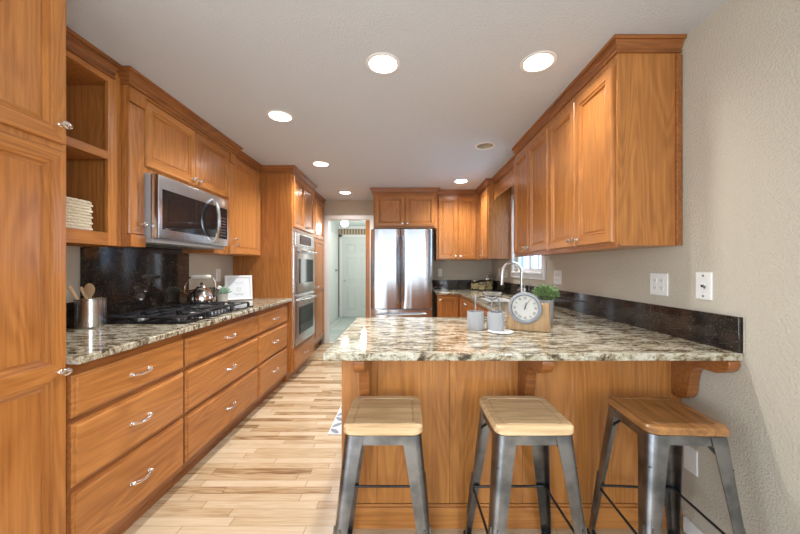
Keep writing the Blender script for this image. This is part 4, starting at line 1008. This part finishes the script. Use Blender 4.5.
# kettle on the rear burner
KS = 1.08; kx, ky, kz = -1.715, 2.68, CT+.0545
t = thing('kettle', 'polished steel whistling kettle with a cream handle on the rear burner', 'kettle', (kx, ky, kz))
mb = MB(); mb.lathe([(.080, kz), (.092, kz+.004), (.096, kz+.02), (.092, kz+.05), (.078, kz+.080), (.055, kz+.102), (.036, kz+.112), (.034, kz+.116)], lambda a, b, z: (kx+a*KS, ky+b*KS, kz+(z-kz)*KS), 36); kb = build('kettle_body', mb, kettle_steel, t, smooth=True)
mb = MB(); mb.lathe([(.036, kz+.1165), (.030, kz+.124), (.010, kz+.128), (.006, kz+.134)], lambda a, b, z: (kx+a*KS, ky+b*KS, kz+(z-kz)*KS), 24); ld = build('lid', mb, kettle_steel, t, smooth=True)
mb = MB(); mb.lathe([(.006, kz+.1345), (.011, kz+.140), (.011, kz+.150), (.004, kz+.156)], lambda a, b, z: (kx+a*KS, ky+b*KS, kz+(z-kz)*KS), 14); build('lid_knob', mb, black_plastic, ld, smooth=True)
dv = Vector((.30, -.95)).normalized()
pd = lambda s_, z, w=0: (kx+dv.x*s_-dv.y*w, ky+dv.y*s_+dv.x*w, kz+z)
dh = Vector((.95, .12)).normalized(); ph = lambda s_, z: (kx+dh.x*s_*KS, ky+dh.y*s_*KS, kz+z*KS)
mb = MB(); mb.tube([ph(.07, .045), ph(.105, .075), ph(.128, .108)], [.024, .018, .013], 14); sp_ = build('spout', mb, kettle_steel, t, smooth=True)
mb = MB(); mb.tube([ph(.126, .106), ph(.136, .122)], [.016, .015], 12); build('whistle', mb, cream, sp_, smooth=True)
mb = MB()
mb.tube([ph(-.085, .060), ph(-.125, .075), ph(-.118, .14), ph(-.085, .193), ph(-.060, .198)], .006, 8); mb.tube([ph(.080, .075), ph(.105, .11), ph(.098, .165), ph(.080, .193), ph(.060, .198)], .006, 8)
build('handle', mb, kettle_steel, t, smooth=True)
mb = MB(); mb.tube([ph(-.070, .198), ph(-.055, .199), ph(.055, .199), ph(.070, .198)], [.013, .017, .017, .013], 12); build('grip', mb, cream, t, smooth=True)
# succulent
px, py = -1.70, 2.965
t = thing('potted_succulent', 'small pale green succulent in a round stone pot beside the kettle', 'plant', (px, py, CT))
mb = MB(); mb.lathe([(.036, CT+.0005), (.042, CT+.01), (.046, CT+.10), (.046, CT+.107), (.040, CT+.107), (.040, CT+.09), (.001, CT+.09)], lambda a, b, z: (px+a, py+b, z), 28); build('pot', mb, concrete, t, smooth=True)
mb = MB()
for ring, (n, r, zz, s_) in enumerate(((12, .058, .118, .055), (11, .044, .135, .05), (8, .028, .15, .042), (5, .012, .158, .03))):
    for k in range(n):
        a = 2*PI*k/n+ring*.5; c_ = Vector((px+r*math.cos(a), py+r*math.sin(a), CT+zz)); ax = Vector((math.cos(a), math.sin(a), .35+ring*.35)).normalized(); sd = Vector((-math.sin(a), math.cos(a), 0)); nn = ax.cross(sd)
        L = []
        for f_, w in ((-.5, .15), (-.1, .32), (.25, .34), (.5, .05)):
            q = c_+ax*s_*f_; L.append([tuple(q+sd*s_*w*math.cos(b)+nn*s_*w*.35*math.sin(b)) for b in [2*PI*j/6 for j in range(6)]])
        mb.loops(L)
build('foliage', mb, leaf_b, t, smooth=True)
# picture frame leaning on the oven tower side
t = thing('picture_frame', 'white framed print leaning on the counter beside the oven tower', 'picture frame', (0, 0, 0))
w2, hh = .130, .262
Gp = lambda u, v, n: (u, -n, v)
mb = MB(); mb.rings(Gp, -w2, w2, 0, hh, [(0, -.012), (0, .012), (.003, .015), (.020, .013), (.023, .004)], 0, 0, 0); build('frame', mb, frame_white, t)
mb = MB(); mb.fbox(Gp, -w2+.024, w2-.024, .024, hh-.024, .0042, .005); pr = build('print', mb, paper, t)
mb = MB()
for a, b, c_, d in ((-.045, .045, .185, .187), (-.03, .035, .168, .170), (-.022, .022, .128, .130), (-.022, .022, .096, .098), (-.022, -.020, .098, .128), (.020, .022, .098, .128), (-.012, .012, .118, .120), (-.012, .012, .104, .106)): mb.fbox(Gp, a, b, c_, d, .0051, .0056)
mb.tube([(-.045+.09*k/30, .060+.010*math.sin(k*1.1)+.006*math.sin(k*.45), .0056) for k in range(31)], .0012, 5, lambda a, b, c_: Gp(a, b, c_))
build('print_ink', mb, ink, pr)
t.location = (-1.755, 3.36, CT+.004); t.rotation_euler = (math.radians(-13), 0, math.radians(32))
# basket in the open shelf
t = thing('woven_basket', 'pale woven seagrass basket on the lower open shelf', 'basket', (-1.79, 1.56, 1.49))
mb = MB(); cx, cy = -1.757, 1.565
for r_ in range(10):
    z = 1.499+.0155*r_; pts = []
    base = rsq(.125, .02, z, 3, hx=.095)
    dense = []
    for i in range(len(base)):
        a, b = Vector(base[i]), Vector(base[(i+1) % len(base)]); k = max(1, int((b-a).length/.007))
        for j in range(k): dense.append(a+(b-a)*j/k)
    n = len(dense)
    for i, p in enumerate(dense):
        ph_ = math.sin(2*PI*i/4.0+(PI if r_ % 2 else 0)); d = Vector((p.x, p.y, 0)).normalized()
        pts.append((cx+p.x+d.x*.005*ph_, cy+p.y+d.y*.005*ph_, z))
    mb.tube(pts, .0080, 6, closed=True)
mb.box(cx-.09, cx+.09, cy-.12, cy+.12, 1.4905, 1.495)
build('basket_body', mb, wicker, t, smooth=True)
# floor register left of the peninsula
t = thing('floor_mat', 'white leaf-patterned floor mat beside the peninsula end', 'floor mat', (-.43, 2.65, 0))
mb = MB(); mb.box(-.60, -.33, 2.46, 3.15, .0005, .006); rg = build('mat_body', mb, register_white, t, bevel=.002)
mb = MB()
for i in range(3):
    for j in range(7):
        cx, cy = -.555+i*.095, 2.51+j*.098; s_ = 1 if (i+j) % 2 else -1
        pts = []
        for k in range(10):
            a = 2*PI*k/10; u, v = .050*math.cos(a), .023*math.sin(a)*(1-.3*abs(math.cos(a))); c_, n_ = math.cos(s_*PI/4), math.sin(s_*PI/4); pts.append((cx+u*c_-v*n_, cy+u*n_+v*c_))
        mb.prism(pts, lambda u, v, n: (u, v, n), .0061, .0066)
build('leaf_pattern', mb, print_blue, rg)
